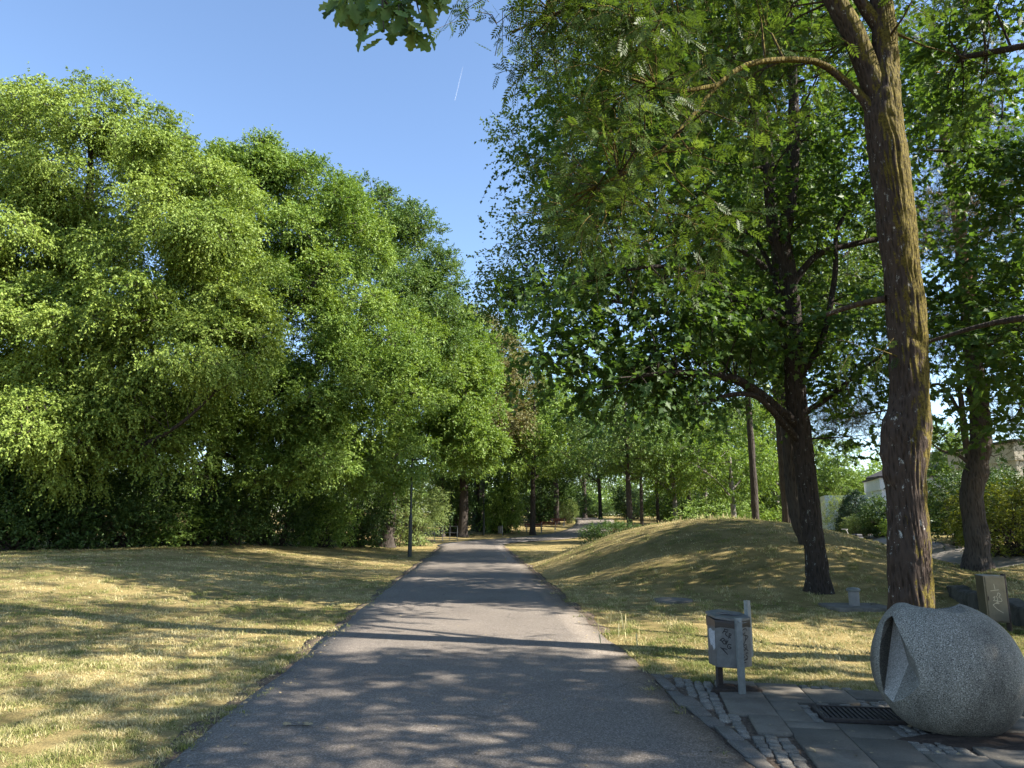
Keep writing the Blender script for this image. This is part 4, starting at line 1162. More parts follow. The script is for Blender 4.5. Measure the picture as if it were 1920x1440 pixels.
while y > -1.0:
    L = rs.uniform(.26, .44)
    yy = (y, y - L + .01)
    w0, w1 = rs.uniform(-.05, .03), rs.uniform(.12, .17)
    pts = [(pcx(yy[0]) + PHW + w0, yy[0]), (pcx(yy[0]) + PHW + w1, yy[0]), (pcx(yy[1]) + PHW + w1, yy[1]), (pcx(yy[1]) + PHW + w0, yy[1])]
    kerbs.append(ccw([np.array(p) + rs.normal(size=2) * .008 for p in pts])); y -= L
tag(link('kerb', tiles('kerb', kerbs, 'kerb_granite', .012, .016, .08, .006, .02), 'kerb_granite'), kind='structure')
# bedding soil under the joints
q = [(pcx(8.9) + PHW - .02, 8.9)] + [tuple(p) for p in PAVE[1:]] + [(8.5, -1.5), (pcx(-1.5) + PHW - .02, -1.5)]
m = MB(); m.prism(q[::-1], -.09, -.006); tag(m.build('bedding_soil', 'edge_soil'), kind='structure')

# ------------------------------------------------------------------ litter bin
def ribbon(mb, pts, w, nrm):
    """a flat pen stroke lying on a surface"""
    pts = [Vector([float(q) for q in p]) for p in pts]; nrm = Vector(nrm)
    L, R = [], []
    for i, p in enumerate(pts):
        d = (pts[min(i + 1, len(pts) - 1)] - pts[max(i - 1, 0)]).normalized()
        s = d.cross(nrm).normalized() * w / 2
        L.append(p - s); R.append(p + s)
    n = len(pts)
    mb.add(L + R, [(i, i + 1, n + i + 1, n + i) for i in range(n - 1)])
def smooth2(pts, k=4):
    P = np.array(pts, float)
    if len(P) < 3: return P
    return resample(P, max(.3, np.linalg.norm(np.diff(P, axis=0), axis=1).mean() / k))

bx, by = BINP
bn = empty('litter_bin', (bx, by, 0.02), 'grey metal litter bin with black graffiti on two posts at the pavement edge', 'litter bin')
bR, zb, zt0 = .216, .225, .735
th = [math.radians(-90 + 8 + 60 * k) for k in range(6)]
hexp = [(bR * math.cos(a), bR * math.sin(a)) for a in th]
m = MB(); m.prism(hexp, zb, [zt0 - .055 + .02 * math.sin(a) for a in th])
body = m.build('bin_body', 'bin_steel', bn, bevel=.010)
m = MB(); big = [(x * 1.02, y * 1.02) for x, y in hexp]
for zz in range(3):
    m.prism([(x * (1 + .012 * ((k + zz) % 2)), y * (1 + .012 * ((k * 2 + zz) % 3))) for k, (x, y) in enumerate(big)], [zt0 - .075 - .018 * ((k * 7 + zz * 3) % 4) for k in range(6)], [zt0 - .035 + .02 * math.sin(a) - .012 * zz for a in th])
m.build('bin_liner', 'black_bag', bn, bevel=.004)
# lid: a plate with an oval hole
lid = bmesh.new()
outer = [(x * 1.06, y * 1.06) for x, y in hexp]
N = 36
ou, inn = [], []
for k in range(N):
    a = 2 * math.pi * k / N
    # point on hexagon outline in that direction
    d = (math.cos(a), math.sin(a)); best = 9
    for i in range(6):
        (x1, y1), (x2, y2) = outer[i], outer[(i + 1) % 6]
        den = d[0] * (y2 - y1) - d[1] * (x2 - x1)
        if abs(den) > 1e-9:
            t_ = (x1 * (y2 - y1) - y1 * (x2 - x1)) / den
            if t_ > 0: best = min(best, t_)
    ou.append((d[0] * best, d[1] * best)); inn.append((d[0] * .135 + .02, d[1] * .085 + .01))
def lz(p): return zt0 - .01 + .10 * p[1] - .06 * p[0]
V = [(*p, lz(p)) for p in ou] + [(*p, lz(p)) for p in inn] + [(*p, lz(p) - .022) for p in ou] + [(*p, lz(p) - .022) for p in inn]
m = MB(); m.add(V, [(k, (k + 1) % N, N + (k + 1) % N, N + k) for k in range(N)] + [(2 * N + k, 3 * N + k, 3 * N + (k + 1) % N, 2 * N + (k + 1) % N) for k in range(N)] +
      [(k, 2 * N + k, 2 * N + (k + 1) % N, (k + 1) % N) for k in range(N)] + [(N + k, N + (k + 1) % N, 3 * N + (k + 1) % N, 3 * N + k) for k in range(N)])
m.build('lid', 'bin_steel', bn)
m = MB(); m.lathe([(.15, 0), (.15, .01)], 20, (.01, .01, zt0 - .06)); m.build('bin_opening', 'hole_dark', bn)
fv = hexp[0]
def post(x, y, z0, z1, w, d, ang, mat, name='post'):
    mm = MB(); c, s = math.cos(ang), math.sin(ang)
    prof = [(-w / 2, 0), (w / 2, 0), (w / 2, d), (w / 2 - .006, d), (w / 2 - .006, .006), (-w / 2 + .006, .006), (-w / 2 + .006, d), (-w / 2, d)]
    mm.prism([(x + a * c - b * s, y + a * s + b * c) for a, b in prof], z0, z1)
    return mm.build(name, mat, bn)
pa = math.radians(15)
p1 = post(fv[0] * 1.12 + .002, fv[1] * 1.12 - .022, -.05, zt0 - .015, .062, .04, pa * .6, 'galvanised')
mm = MB(); mm.lathe([(.014, 0), (.014, .008), (.008, .012)], 10)
bo = mm.build('bolt', 'galvanised', p1)
for v in bo.data.vertices: v.co = Matrix.Rotation(math.pi / 2, 3, 'X') @ v.co + Vector((fv[0] * 1.12, fv[1] * 1.12 - .023, zt0 - .05))
post(-.075, .11, -.05, zb + .02, .055, .05, pa, 'rusty_dark')
post(hexp[1][0] + .035, hexp[1][1] + .10, .30, zt0 + .125, .045, .05, math.radians(30), 'galvanised', 'bracket')
# graffiti, letter strokes placed on the two front faces
def face_map(i0, i1, xa, xb, ya, yb):
    A, B = Vector((*hexp[i0], 0)), Vector((*hexp[i1], 0))
    n = (B - A).cross(Vector((0, 0, 1))).normalized()
    if n.y > 0: n = -n
    def f(p):
        u = (p[0] - xa) / (xb - xa); v = (p[1] - ya) / (yb - ya)
        return A + (B - A) * u + Vector((0, 0, (zt0 - .055) + (zb - zt0 + .055) * v)) + n * .0025
    return f, n
SL_ = [[(288, 482), (305, 445), (320, 414)], [(306, 416), (330, 424), (352, 434)], [(298, 450), (330, 458)], [(348, 452), (326, 470), (322, 498), (330, 516), (346, 522)],
       [(350, 552), (356, 515), (362, 480), (378, 492), (376, 508), (356, 522), (375, 548)],
       [(254, 592), (272, 570), (290, 550)], [(264, 578), (282, 610), (300, 640)], [(290, 550), (304, 566), (300, 585), (280, 600)], [(300, 588), (318, 606), (314, 628), (298, 642)],
       [(318, 572), (326, 600), (326, 628)], [(344, 580), (330, 615), (316, 652)], [(376, 646), (352, 636), (336, 658), (338, 690), (356, 702), (372, 684), (350, 672)],
       [(258, 688), (285, 722), (312, 760)], [(280, 704), (306, 748), (332, 788)], [(262, 700), (330, 712)]]
SR_ = [[(622, 462), (614, 430), (585, 424), (548, 440), (534, 470), (552, 500), (592, 478)], [(562, 512), (600, 526), (640, 546), (604, 580), (570, 612)], [(604, 520), (590, 570), (574, 622)],
       [(534, 598), (530, 630), (544, 652), (572, 618)], [(602, 664), (566, 662), (534, 690), (534, 722), (562, 738), (596, 712), (602, 680)], [(558, 690), (590, 725), (628, 756)],
       [(626, 792), (592, 784), (578, 812), (606, 838), (604, 866), (566, 872)], [(548, 800), (514, 816), (512, 846), (542, 852), (556, 826)], [(508, 886), (512, 908), (540, 918), (578, 926)], [(514, 886), (560, 884), (604, 878)]]
f, n_ = face_map(5, 0, 215, 450, 300, 985)
m = MB()
for st in SL_: ribbon(m, [f(p) for p in smooth2(st)], .0085, n_)
m.build('graffiti', 'ink', body)
f, n_ = face_map(0, 1, 455, 690, 300, 1000)
m = MB()
for st in SR_: ribbon(m, [f(p) for p in smooth2(st)], .0095, n_)
m.build('graffiti', 'ink', body)
f, n_ = face_map(4, 5, 95, 215, 280, 900)
m = MB(); pp = [(120, 420), (150, 400), (180, 425), (205, 418), (203, 640), (180, 690), (160, 620), (140, 640), (128, 560)]
m.add([f(p) for p in pp], [tuple(range(len(pp)))]); m.build('torn_sticker', 'worn_paper', body)

# soil ring where the slabs are broken round the posts
def soil_blob(name, c, rx, ry, label, seed, mat='soil_dark', hgt=.03):
    r_ = np.random.RandomState(seed); V, Fc = [], []
    N, M_ = 28, 6
    V.append((0, 0, hgt))
    for j in range(1, M_ + 1):
        for k in range(N):
            a = 2 * math.pi * k / N; w = 1 + .16 * math.sin(3 * a + seed) + .10 * math.sin(7 * a) + .05 * r_.normal()
            t_ = j / M_
            V.append((rx * w * t_ * math.cos(a), ry * w * t_ * math.sin(a), hgt * (1 - t_ ** 2) + r_.uniform(-.004, .008) - (.03 if j == M_ else 0)))
    Fc += [(0, 1 + k, 1 + (k + 1) % N) for k in range(N)]
    for j in range(M_ - 1):
        for k in range(N): Fc.append((1 + j * N + k, 1 + (j + 1) * N + k, 1 + (j + 1) * N + (k + 1) % N, 1 + j * N + (k + 1) % N))
    m = MB(); m.add(V, Fc)
    o = m.build(name, mat, None, loc=(c[0], c[1], .022))
    return tag(o, label, 'soil', kind='stuff')
soil_blob('soil_patch', (bx + .03, by - .04), .27, .17, 'dark bare soil in the broken paving round the bin posts', 3)

# ------------------------------------------------------------------ carved stone ball
sr = .575
scz = sr * .80
sx0, sy0 = SCULP
sroot = empty('stone_sculpture', (sx0, sy0, .015), 'large carved granite ball with a wedge shaped notch and hollow top', 'sculpture')
vd = Vector((sx0, sy0, 0)).normalized()
SM = Matrix(((vd.y, vd.x, 0), (-vd.x, vd.y, 0), (0, 0, 1)))            # local x right, y away from the viewer, z up
bm = bmesh.new(); bmesh.ops.create_icosphere(bm, subdivisions=6, radius=1.0)
for v in bm.verts:
    p = np.array(v.co)
    w = 1 + .010 * math.sin(3 * p[0] + 1) * math.sin(2.5 * p[2] + 2) + .008 * math.sin(4 * p[1] + p[0] * 2)
    v.co = v.co * w
    v.co.z *= .97
    v.co.z *= 1 + .12 * float(ss(-.34, -.60, v.co.x)) * float(ss(.25, .7, v.co.z))
    if v.co.z < -.78: v.co.z = -.78 - (v.co.z + .78) * .05
sme = bpy.data.meshes.new('stone_ball'); bm.to_mesh(sme); bm.free()
so = bpy.data.objects.new('stone_ball', sme); COL.objects.link(so)
def hull(pts):
    b = bmesh.new()
    for p in pts: b.verts.new(p)
    bmesh.ops.convex_hull(b, input=b.verts)
    me = bpy.data.meshes.new('cutter'); b.to_mesh(me); b.free()
    o = bpy.data.objects.new('cutter', me); COL.objects.link(o); return o
Sf = [Vector(p) for p in ((-.605, -.30, .75), (-.315, -.93, -.05), (-.745, -.54, -.40), (-.80, -.56, .05), (-.77, -.48, .42), (-.69, -.36, .64))]
Bk = [Vector(p) for p in ((-.595, -.06, .74), (-.455, -.40, .09), (-.61, -.40, -.01), (-.685, -.34, .13), (-.665, -.26, .42), (-.64, -.16, .64))]
pts = Bk + [s_ + (s_ - b_2).normalized() * .55 for s_, b_2 in zip(Sf, Bk)]
cutters = [hull(pts)]
for c, r in (((-.08, .25, 1.15), (.44, .80, .40)), ((.22, -.42, 1.20), (.62, .50, .36))):
    b = bmesh.new(); bmesh.ops.create_icosphere(b, subdivisions=4, radius=1.0)
    for v in b.verts: v.co = Vector((v.co.x * r[0] + c[0], v.co.y * r[1] + c[1], v.co.z * r[2] + c[2]))
    me = bpy.data.meshes.new('cutter'); b.to_mesh(me); b.free()
    o = bpy.data.objects.new('cutter', me); COL.objects.link(o); cutters.append(o)
for k, c in enumerate(cutters):
    md = so.modifiers.new('cut%d' % k, 'BOOLEAN'); md.operation = 'DIFFERENCE'; md.object = c; md.solver = 'EXACT'
bpy.context.view_layer.update()
dg = bpy.context.evaluated_depsgraph_get()
me2 = bpy.data.meshes.new_from_object(so.evaluated_get(dg))
bpy.data.objects.remove(so)
for c in cutters: bpy.data.objects.remove(c)
me2.transform(Matrix.Translation((0, 0, scz)) @ SM.to_4x4() @ Matrix.Scale(sr, 4))
me2.name = 'stone_ball'
me2.polygons.foreach_set('use_smooth', np.ones(len(me2.polygons), bool)); me2.set_sharp_from_angle(angle=.22)
_R = SM.transposed()
_cut = {}
for p in me2.polygons:
    c = _R @ (p.center - Vector((0, 0, scz))) / sr
    cut = c.length < .972 and c.z < .70 and c.z > -.74
    _cut[p.index] = cut
    if cut: p.use_smooth = False
_ef = {}
for p in me2.polygons:
    for ek in p.edge_keys: _ef.setdefault(ek, []).append(_cut[p.index])
for e in me2.edges:
    q = _ef.get(tuple(sorted(e.vertices)), [])
    if len(q) == 2 and q[0] != q[1]: e.use_edge_sharp = True
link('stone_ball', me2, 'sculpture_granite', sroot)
me2.materials.append(MATS['lit_worn_granite']); me2.materials.append(MATS['shaded_stained_granite'])
for p in me2.polygons:                                    # ledge painted pale for wear and skylight, inner wall dark for stain and shade
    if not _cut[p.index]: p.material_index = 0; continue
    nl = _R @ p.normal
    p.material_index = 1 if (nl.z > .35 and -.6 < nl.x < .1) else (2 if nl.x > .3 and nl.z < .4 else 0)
m = MB()
pts = []
for k in range(9):
    a = math.radians(124 + k * 2.6)
    pts.append(Vector((math.cos(a), -.20, math.sin(a) * .97)).normalized() * 1.012)
A_ = [SM @ (p * sr) + Vector((0, 0, scz)) for p in pts]
B_ = [SM @ ((p + Vector((.035, -.12, .02))).normalized() * 1.012 * sr) + Vector((0, 0, scz)) for p in pts]
m.add(A_ + B_, [(k, k + 1, 10 + k, 9 + k) for k in range(8)]); m.build('plaque', 'worn_paper', sroot)
soil_blob('leaf_litter', (sx0 + .15, sy0 - .38), .72, .22, 'dark leaf litter on the paving under the stone ball', 6, hgt=.012)

# drain grate beside the ball
g = empty('drain_grate', (*GRATE, .014), 'dark iron slotted drain grate in the paving left of the stone ball', 'drain grate')
rz = math.atan2(pv[1], pv[0])
Rg = Matrix.Rotation(rz, 3, 'Z')
m = MB()
for sx, sy, w, d in ((0, .225, .80, .035), (0, -.225, .80, .035), (.385, 0, .035, .42), (-.385, 0, .035, .42)): m.box(Rg @ Vector((sx, sy, 0)), (w, d, .03), M=Rg)
m.build('frame', 'grate_iron', g)
m = MB()
for k in range(17): m.box(Rg @ Vector((-.345 + k * .043, 0, -.004)), (.022, .415, .024), M=Rg)
m.build('grate_bars', 'grate_iron', g)
m = MB(); m.box(Rg @ Vector((0, 0, -.045)), (.75, .41, .01), M=Rg); m.build('drain_pit', 'hole_dark', g)

# ------------------------------------------------------------------ wall, steel cabinet, manhole, vent slab
wl = bmesh.new()
rs = np.random.RandomState(5)
nseg = 44; V = []
A2, B2 = WALL_A + np.array([.3, .8]), np.array([xw(4.0), 4.0])
for k in range(nseg + 1):
    p = A2 + (B2 - A2) * k / nseg
    zt_ = .34 + .03 * math.sin(k * 1.3) + rs.normal() * .012
    j = lambda: rs.normal() * .022
    V += [(p[0] - .16 + j(), p[1], -.15), (p[0] - .15 + j(), p[1], zt_ * .5), (p[0] - .14 + j(), p[1], zt_ - .03), (p[0] - .10, p[1], zt_), (p[0] + .16, p[1], zt_ + .01), (p[0] + .18, p[1], -.15)]
Fc = []
for k in range(nseg):
    for q_ in range(5): Fc.append((k * 6 + q_, k * 6 + q_ + 1, k * 6 + q_ + 7, k * 6 + q_ + 6))
Fc += [tuple(range(6)), tuple(range(nseg * 6, nseg * 6 + 6))]
m = MB(); m.add(V, Fc); tag(m.build('retaining_wall', 'wall_stone'), 'low dark stone retaining wall behind the stone ball', 'wall')

cp = GZ(1889, 1186, 0.0)
cb = empty('steel_cabinet', (cp[0], cp[1], 0.0), 'brown grey steel cabinet on a short post with scratched lettering on its door', 'cabinet', rz=math.radians(-12))
m = MB(); m.box((-.15, .02, .51), (.30, .30, .70)); cbody = m.build('cabinet_body', 'steel_box', cb, bevel=.006)
m = MB(); m.box((-.145, -.137, .51), (.265, .014, .66)); door = m.build('door', 'steel_box', cb, bevel=.004)
m = MB(); m.tube([(.045, .02, -.1), (.045, .02, .88)], .036, 12); m.build('post', 'rusty_dark', cb)
for z in (.20, .84):
    m = MB(); m.box((.02, .0, z), (.09, .05, .03)); m.build('clamp', 'rusty_dark', cb)
m = MB(); m.box((-.262, -.147, .52), (.012, .012, .06)); m.build('handle', 'rusty_dark', cb)
ST = [[(440, 440), (585, 418)], [(512, 320), (516, 360), (522, 415)], [(470, 560), (500, 530), (492, 580), (470, 600), (540, 600)], [(520, 520), (545, 560), (530, 640)], [(545, 520), (565, 470), (600, 500), (570, 540), (605, 560), (608, 610), (480, 600)],
      [(455, 670), (520, 740), (618, 800)], [(455, 670), (540, 625), (560, 650), (500, 640)]]
m = MB()
def fc(p): return Vector((-.145 - .13 + .265 * (p[0] - 375) / (700 - 375), -.1455, .84 - .66 * (p[1] - 210) / (940 - 210)))
for st in ST: ribbon(m, [fc(p) for p in smooth2(st)], .009, (0, -1, 0))
m.build('scratched_lettering', 'scratch', door)

p = GH(1262, 1128)
mh = empty('manhole_cover', (p[0], p[1], p[2] - .02), 'round concrete manhole cover raised in the grass beside the path', 'manhole cover')
m = MB(); m.lathe([(.42, -.05), (.42, .055), (.405, .07), (.33, .07)], 36); m.build('ring', 'cover_concrete', mh, smooth=True)
m = MB(); m.lathe([(.325, -.02), (.325, .064), (.30, .074), (.12, .082)], 36); m.build('lid', 'cover_concrete', mh, smooth=True)

p = GH(1603, 1142)
vs = empty('vent_slab', (p[0], p[1], p[2] - .02), 'square concrete slab with a short capped pipe in the grass by the mossy trunk', 'vent')
m = MB(); m.box((0.05, 0, .04), (1.15, .95, .10)); m.box((.42, .1, .10), (.1, .06, .05)); m.build('slab', 'cover_concrete', vs, bevel=.012)
m = MB(); m.lathe([(.10, .06), (.10, .36), (.115, .37)], 20); m.build('pipe', 'vent_pipe', vs, smooth=True)
m = MB(); m.lathe([(.12, .36), (.13, .375), (.13, .40), (.11, .42), (.03, .432)], 20); m.build('pipe_cap', 'galvanised', vs, smooth=True)

# ------------------------------------------------------------------ lamps, railing, benches, far bin
def lamp(px, Yd, h, label, turn, armlen):
    b = gp(px, Yd)
    r = empty('street_lamp', b, label, 'street lamp', 'park lamps', rz=turn)
    m = MB(); m.tube([(0, 0, -.1), (0, 0, 1.0), (0, 0, 1.85)], [.10, .095, .085], 14); m.lathe([(.085, 1.85), (.055, 2.0)], 14); m.build('pole_base', 'lamp_paint', r, smooth=True)
    m = MB(); m.tube([(0, 0, 1.95), (0, 0, h * .7), (0, 0, h)], [.055, .045, .035], 12); m.build('pole', 'lamp_paint', r, smooth=True)
    m = MB(); m.box((armlen * .5 + .02, 0, h - .02), (armlen, .16, .05), M=Matrix.Rotation(-.07, 3, 'Y')); m.box((0, 0, h), (.09, .09, .12)); hd = m.build('lamp_head', 'lamp_paint', r, bevel=.012)
    m = MB(); m.box((armlen * .55, 0, h - .048), (armlen * .7, .12, .012), M=Matrix.Rotation(-.07, 3, 'Y')); m.build('lens', 'window_glass', hd)
    return r
lamp(777, 35.0, 4.7, 'dark green park lamp standing beside the near path in front of the pale hedge', 0.0, .55)
lamp(909, 66.5, 4.7, 'thin grey park lamp against the dark undergrowth beyond the road', -.2, .9)

b = gp(845, 57.5); b[2] += .1
r = empty('railing', b, 'pale grey tube railing at the end of the pale hedge', 'railing', rz=-.15)
for x in (-1.1, -.45, .15, .75):
    m = MB(); m.tube([(x, 0, -.35), (x, 0, 1.05)], .028, 8); m.build('post', 'rail_paint', r)
for z in (1.05, .55, .12):
    m = MB(); m.tube([(-1.1, 0, z), (.75, 0, z)], .024, 8); m.build('rail', 'rail_paint', r)

def bench():
    r = empty('park_bench', (0, 0, 0), '', 'bench', 'red park benches at the road bend')
    m = MB()
    for k in range(3): m.box((0, -.12 + k * .15, .45), (1.8, .12, .04))
    m.build('seat', 'bench_red', r, bevel=.006)
    m = MB()
    for k in range(2): m.box((0, .30 + k * .03, .64 + k * .17), (1.8, .035, .13))
    m.build('backrest', 'bench_red', r, bevel=.006)
    for s_ in (-.72, .72):
        m = MB(); m.box((s_, -.12, .21), (.07, .07, .43)); m.box((s_, .26, .40), (.07, .06, .82)); m.box((s_, .06, .40), (.07, .42, .05)); m.build('leg', 'bench_iron', r, bevel=.006)
    return r
b0 = bench()
for k, (px, Yd, rz, lab) in enumerate([(1000, 70, .05, 'red slatted bench on pale legs behind the slim dark trunk'), (1025, 74, -.25, 'middle one of the three red slatted benches, in deep shade'), (1042, 80, -.4, 'red slatted bench farthest along the road next to the clipped hedge column')]):
    o = b0 if k == 0 else copy_tree(b0)
    o.location = Vector([float(v) for v in gp(px, Yd)]); o.rotation_euler = (0, 0, rz); o['label'] = lab

r = empty('litter_bin', gp(939, 66), 'small dark grey litter bin at the far road edge left of the benches', 'litter bin')
m = MB(); m.prism([(.24 * math.cos(a), .24 * math.sin(a)) for a in th], .2, .85); m.build('bin_body', 'bin_steel', r, bevel=.01)
m = MB(); m.prism([(.26 * math.cos(a), .26 * math.sin(a)) for a in th], .852, .88); m.build('lid', 'lamp_paint', r)
m = MB(); m.box((.20, -.20, .45), (.06, .06, .95)); m.build('post', 'galvanised', r)

# ------------------------------------------------------------------ houses on the right
def house(name, corner, rz, size, wallmat, label, roof='flat', fascia=None, windows=(), annex=None):
    r = empty(name, corner, label, 'house', rz=rz)
    Lx, Ly, Hh = size
    m = MB()
    if roof == 'gable': m.add([(0, 0, -.5), (Lx, 0, -.5), (Lx, Ly, -.5), (0, Ly, -.5), (0, 0, Hh), (Lx, 0, Hh), (Lx, Ly, Hh), (0, Ly, Hh), (Lx / 2, 0, Hh + Lx * .22), (Lx / 2, Ly, Hh + Lx * .22)],
                              [(0, 1, 5, 8, 4), (1, 2, 6, 5), (2, 3, 7, 9, 6), (3, 0, 4, 7), (4, 8, 9, 7), (8, 5, 6, 9), (0, 3, 2, 1)])
    else: m.box((Lx / 2, Ly / 2, Hh / 2 - .25), (Lx, Ly, Hh + .5))
    m.build('wall', wallmat, r)
    m = MB()
    if roof == 'gable':
        for s_, x0 in ((1, -.35), (-1, Lx + .35)):
            xa, xb = x0, Lx / 2
            za, zb_ = Hh - .35 * .44 + .06, Hh + Lx * .22 + .06
            m.add([(xa, -.4, za), (xb, -.4, zb_), (xb, Ly + .4, zb_), (xa, Ly + .4, za), (xa, -.4, za + .16), (xb, -.4, zb_ + .16), (xb, Ly + .4, zb_ + .16), (xa, Ly + .4, za + .16)],
                  [(0, 1, 2, 3), (4, 5, 6, 7), (0, 1, 5, 4), (1, 2, 6, 5), (2, 3, 7, 6), (3, 0, 4, 7)])
    else:
        m.box((Lx / 2, Ly / 2, Hh + .06), (Lx + .3, Ly + .3, .12))
    m.build('roof', 'roof_dark', r)
    if fascia:
        m = MB(); m.box((Lx / 2, Ly / 2, Hh - fascia / 2 - .003), (Lx + .12, Ly + .12, fascia)); m.build('fascia', wallmat, r, bevel=.01)
    for (x, z, w, h_, shut) in windows:
        m = MB()
        for dx, dz, ww, hh in ((0, h_ / 2, w + .12, .06), (0, -h_ / 2, w + .12, .06), (w / 2, 0, .06, h_ - .06), (-w / 2, 0, .06, h_ - .06)): m.box((x + dx, -.02, z + dz), (ww, .07, hh))
        wn = m.build('window', 'window_frame', r)
        m = MB()
        if shut:
            for k in range(int(h_ / .09)): m.box((x, -.018, z - h_ / 2 + .08 + k * .09), (w - .06, .035, .078))
            m.build('roller_shutter', 'shutter', wn)
        else:
            m.box((x, -.005, z), (w - .06, .02, h_ - .06)); m.build('pane', 'window_glass', wn)
    if annex:
        m = MB(); m.box(annex[0], annex[1]); m.build('annex', wallmat, r)
    return r
c = gp(1632, 46)
house('white_house', c, math.atan2(-.3, .954), (11, 6, 3.4), 'white_render', 'white flat roofed house behind the cone conifer', fascia=.75, windows=[(2.2, 1.5, .9, 1.1, False), (5.5, 1.5, 1.4, 1.1, False)], annex=((-1.3, 7.5, 1.0), (2.9, 3.0, 3.0)))
c = gp(1742, 47)
house('beige_house', c, .05, (7.5, 8, 3.9), 'beige_render', 'beige gabled house partly hidden behind the pine trunk', roof='gable', windows=[(5.2, 2.1, 1.0, 1.2, False)])
c = gp(1853, 42)
house('blue_house', c, .0, (4.0, 6, 4.6), 'blue_render', 'pale blue house showing right of the pine trunk', fascia=.9, windows=[(.75, 2.35, .55, 1.0, False)])
c = gp(1884, 33)
house('beige_house', c, -.1, (7, 6, 4.3), 'beige_render', 'beige house with closed roller shutters at the right picture edge', fascia=.85, windows=[(1.3, 2.6, 1.4, 1.5, True), (4, 2.6, 1.4, 1.5, True)])
b = gp(1653, 36.5)
r = empty('garden_lamp', b, 'white shaded lamp on a pole in front of the white house', 'garden lamp')
m = MB(); m.tube([(0, 0, -.1), (0, 0, 2.3)], .04, 10); m.build('pole', 'lamp_paint', r)
m = MB(); m.lathe([(.42, 2.3), (.40, 2.36)], 18); m.build('rim', 'lamp_paint', r)
m = MB(); m.lathe([(.39, 2.365), (.22, 2.66), (.18, 2.68)], 18); m.build('lamp_shade', 'white_render', r, smooth=True)
b = gp(1577, 35.5); b[2] += .02
r = empty('handcart', b, 'small dark handcart parked on the gravel path below the light green shrub', 'handcart', rz=.3)
m = MB(); m.box((0, 0, .42), (.62, .42, .22)); m.box((.1, 0, .60), (.34, .38, .14)); m.build('basket', 'cart_dark', r, bevel=.03)
m = MB(); m.tube([(-.3, 0, .4), (-.48, 0, .85), (-.60, 0, .90)], .02, 8); m.tube([(-.6, -.2, .9), (-.6, .2, .9)], .02, 8); m.build('handle', 'cart_grey', r)
for x in (-.2, .25):
    for y_ in (-.24, .24):
        m = MB(); m.lathe([(.02, -.02), (.16, -.02), (.16, .02), (.02, .02)], 16)
        w = m.build('wheel', 'cart_dark', r, loc=(x, y_, .16)); w.rotation_euler = (math.pi / 2, 0, 0)

# ------------------------------------------------------------------ oak behind the viewer: its twig hangs in at the top
rs = np.random.RandomState(8)
ob = np.array([3.4, -2.6, 0.0]); ob[2] = float(H(ob[0], ob[1])) - .05
root = empty('oak_tree', ob, 'oak whose lobed leaves hang into the top of the picture from behind', 'tree')
tip = [W(735, 20, 2.5), W(660, 0, 2.45), W(800, 0, 2.55), W(725, -60, 2.35)]
P_, R_ = [], []
trk = resample([(*ob, .3), (3.4, -2.6, 2.5, .26), (3.4, -2.4, 5, .2), (3.5, -2.2, 8.0, .1)], .25); P_.append(trk[:, :3]); R_.append(trk[:, 3])
lb = resample([(3.4, -2.5, 3.6, .14), (2.2, -.6, 4.3, .09), (.7, 1.2, 4.2, .04), (*(W(725, -90, 2.35)), .010), (*tip[0], .004)], .15); P_.append(lb[:, :3]); R_.append(lb[:, 3])
LP, LA, LN, LL_ = [], [], [], []
tw = [((640, -25), (655, 25)), ((665, -40), (650, 5)), ((690, -35), (690, 45)), ((715, -30), (720, 60)), ((740, -30), (765, 45)), ((770, -40), (790, 40)), ((800, -45), (815, -5)), ((700, -10), (705, 30)), ((745, -20), (748, 20)), ((720, 0), (775, 65)), ((680, -20), (672, 15))]
for (a, b_3) in tw:
    p0, p1 = W(*a, 2.4 + rs.uniform(-.12, .12)), W(*b_3, 2.4 + rs.uniform(-.15, .15))
    t_ = np.linspace(0, 1, 5)[:, None]; P_.append(p0 + (p1 - p0) * t_); R_.append(np.linspace(.004, .0018, 5))
    for k in range(10):
        f_2 = .12 + .88 * k / 9
        LP.append(p0 + (p1 - p0) * f_2 + rs.normal(size=3) * .012)
        d = nrmz(p1 - p0) * rs.uniform(.2, 1) + np.array([rs.normal() * .8, rs.normal() * .5, -.35 + rs.normal() * .3])
        LA.append(d); LN.append(np.array([rs.normal() * .5, -.7 + rs.normal() * .4, .7])); LL_.append(rs.uniform(.07, .115))
V, S, Lp, R2, K2_ = place_leaves(np.array(LP), np.array(LA), np.array(LN), np.array(LL_), 'oak', rs.rand(len(LP)), rs)
Cc = np.array([4.4, .3, 7.6]) + nrmz(rs.normal(size=(280, 3))) * np.array([3.0, 1.9, 2.0]) * rs.uniform(.3, 1, (280, 1))
for c_2 in Cc[:60]:
    t_ = np.linspace(0, 1, 5)[:, None]; a = np.array([3.45, -2.4, rs.uniform(4.5, 7)]); P_.append(a + (c_2 - a) * t_); R_.append(np.linspace(.04, .008, 5))
(v2, s2, l2_, r2, k2), _ = sprays(Cc, nrmz(Cc - np.array([4.2, -.5, 7])), rs, 'oak', .13, 4, 7, .6, .1)
me = np_mesh('crown', np.concatenate([V, v2]) - ob, np.concatenate([S, s2]), np.concatenate([Lp, l2_ + len(V)]), {'rnd': np.r_[R2, r2], 'cl': np.r_[K2_, k2]})
link('crown', me, 'oak_leaf', root)
v, l = tubes_np(P_, R_, 8)
link('trunk', np_mesh('trunk', v - ob, np.full(len(l), 4), l, smooth=True), 'dark_bark', root)

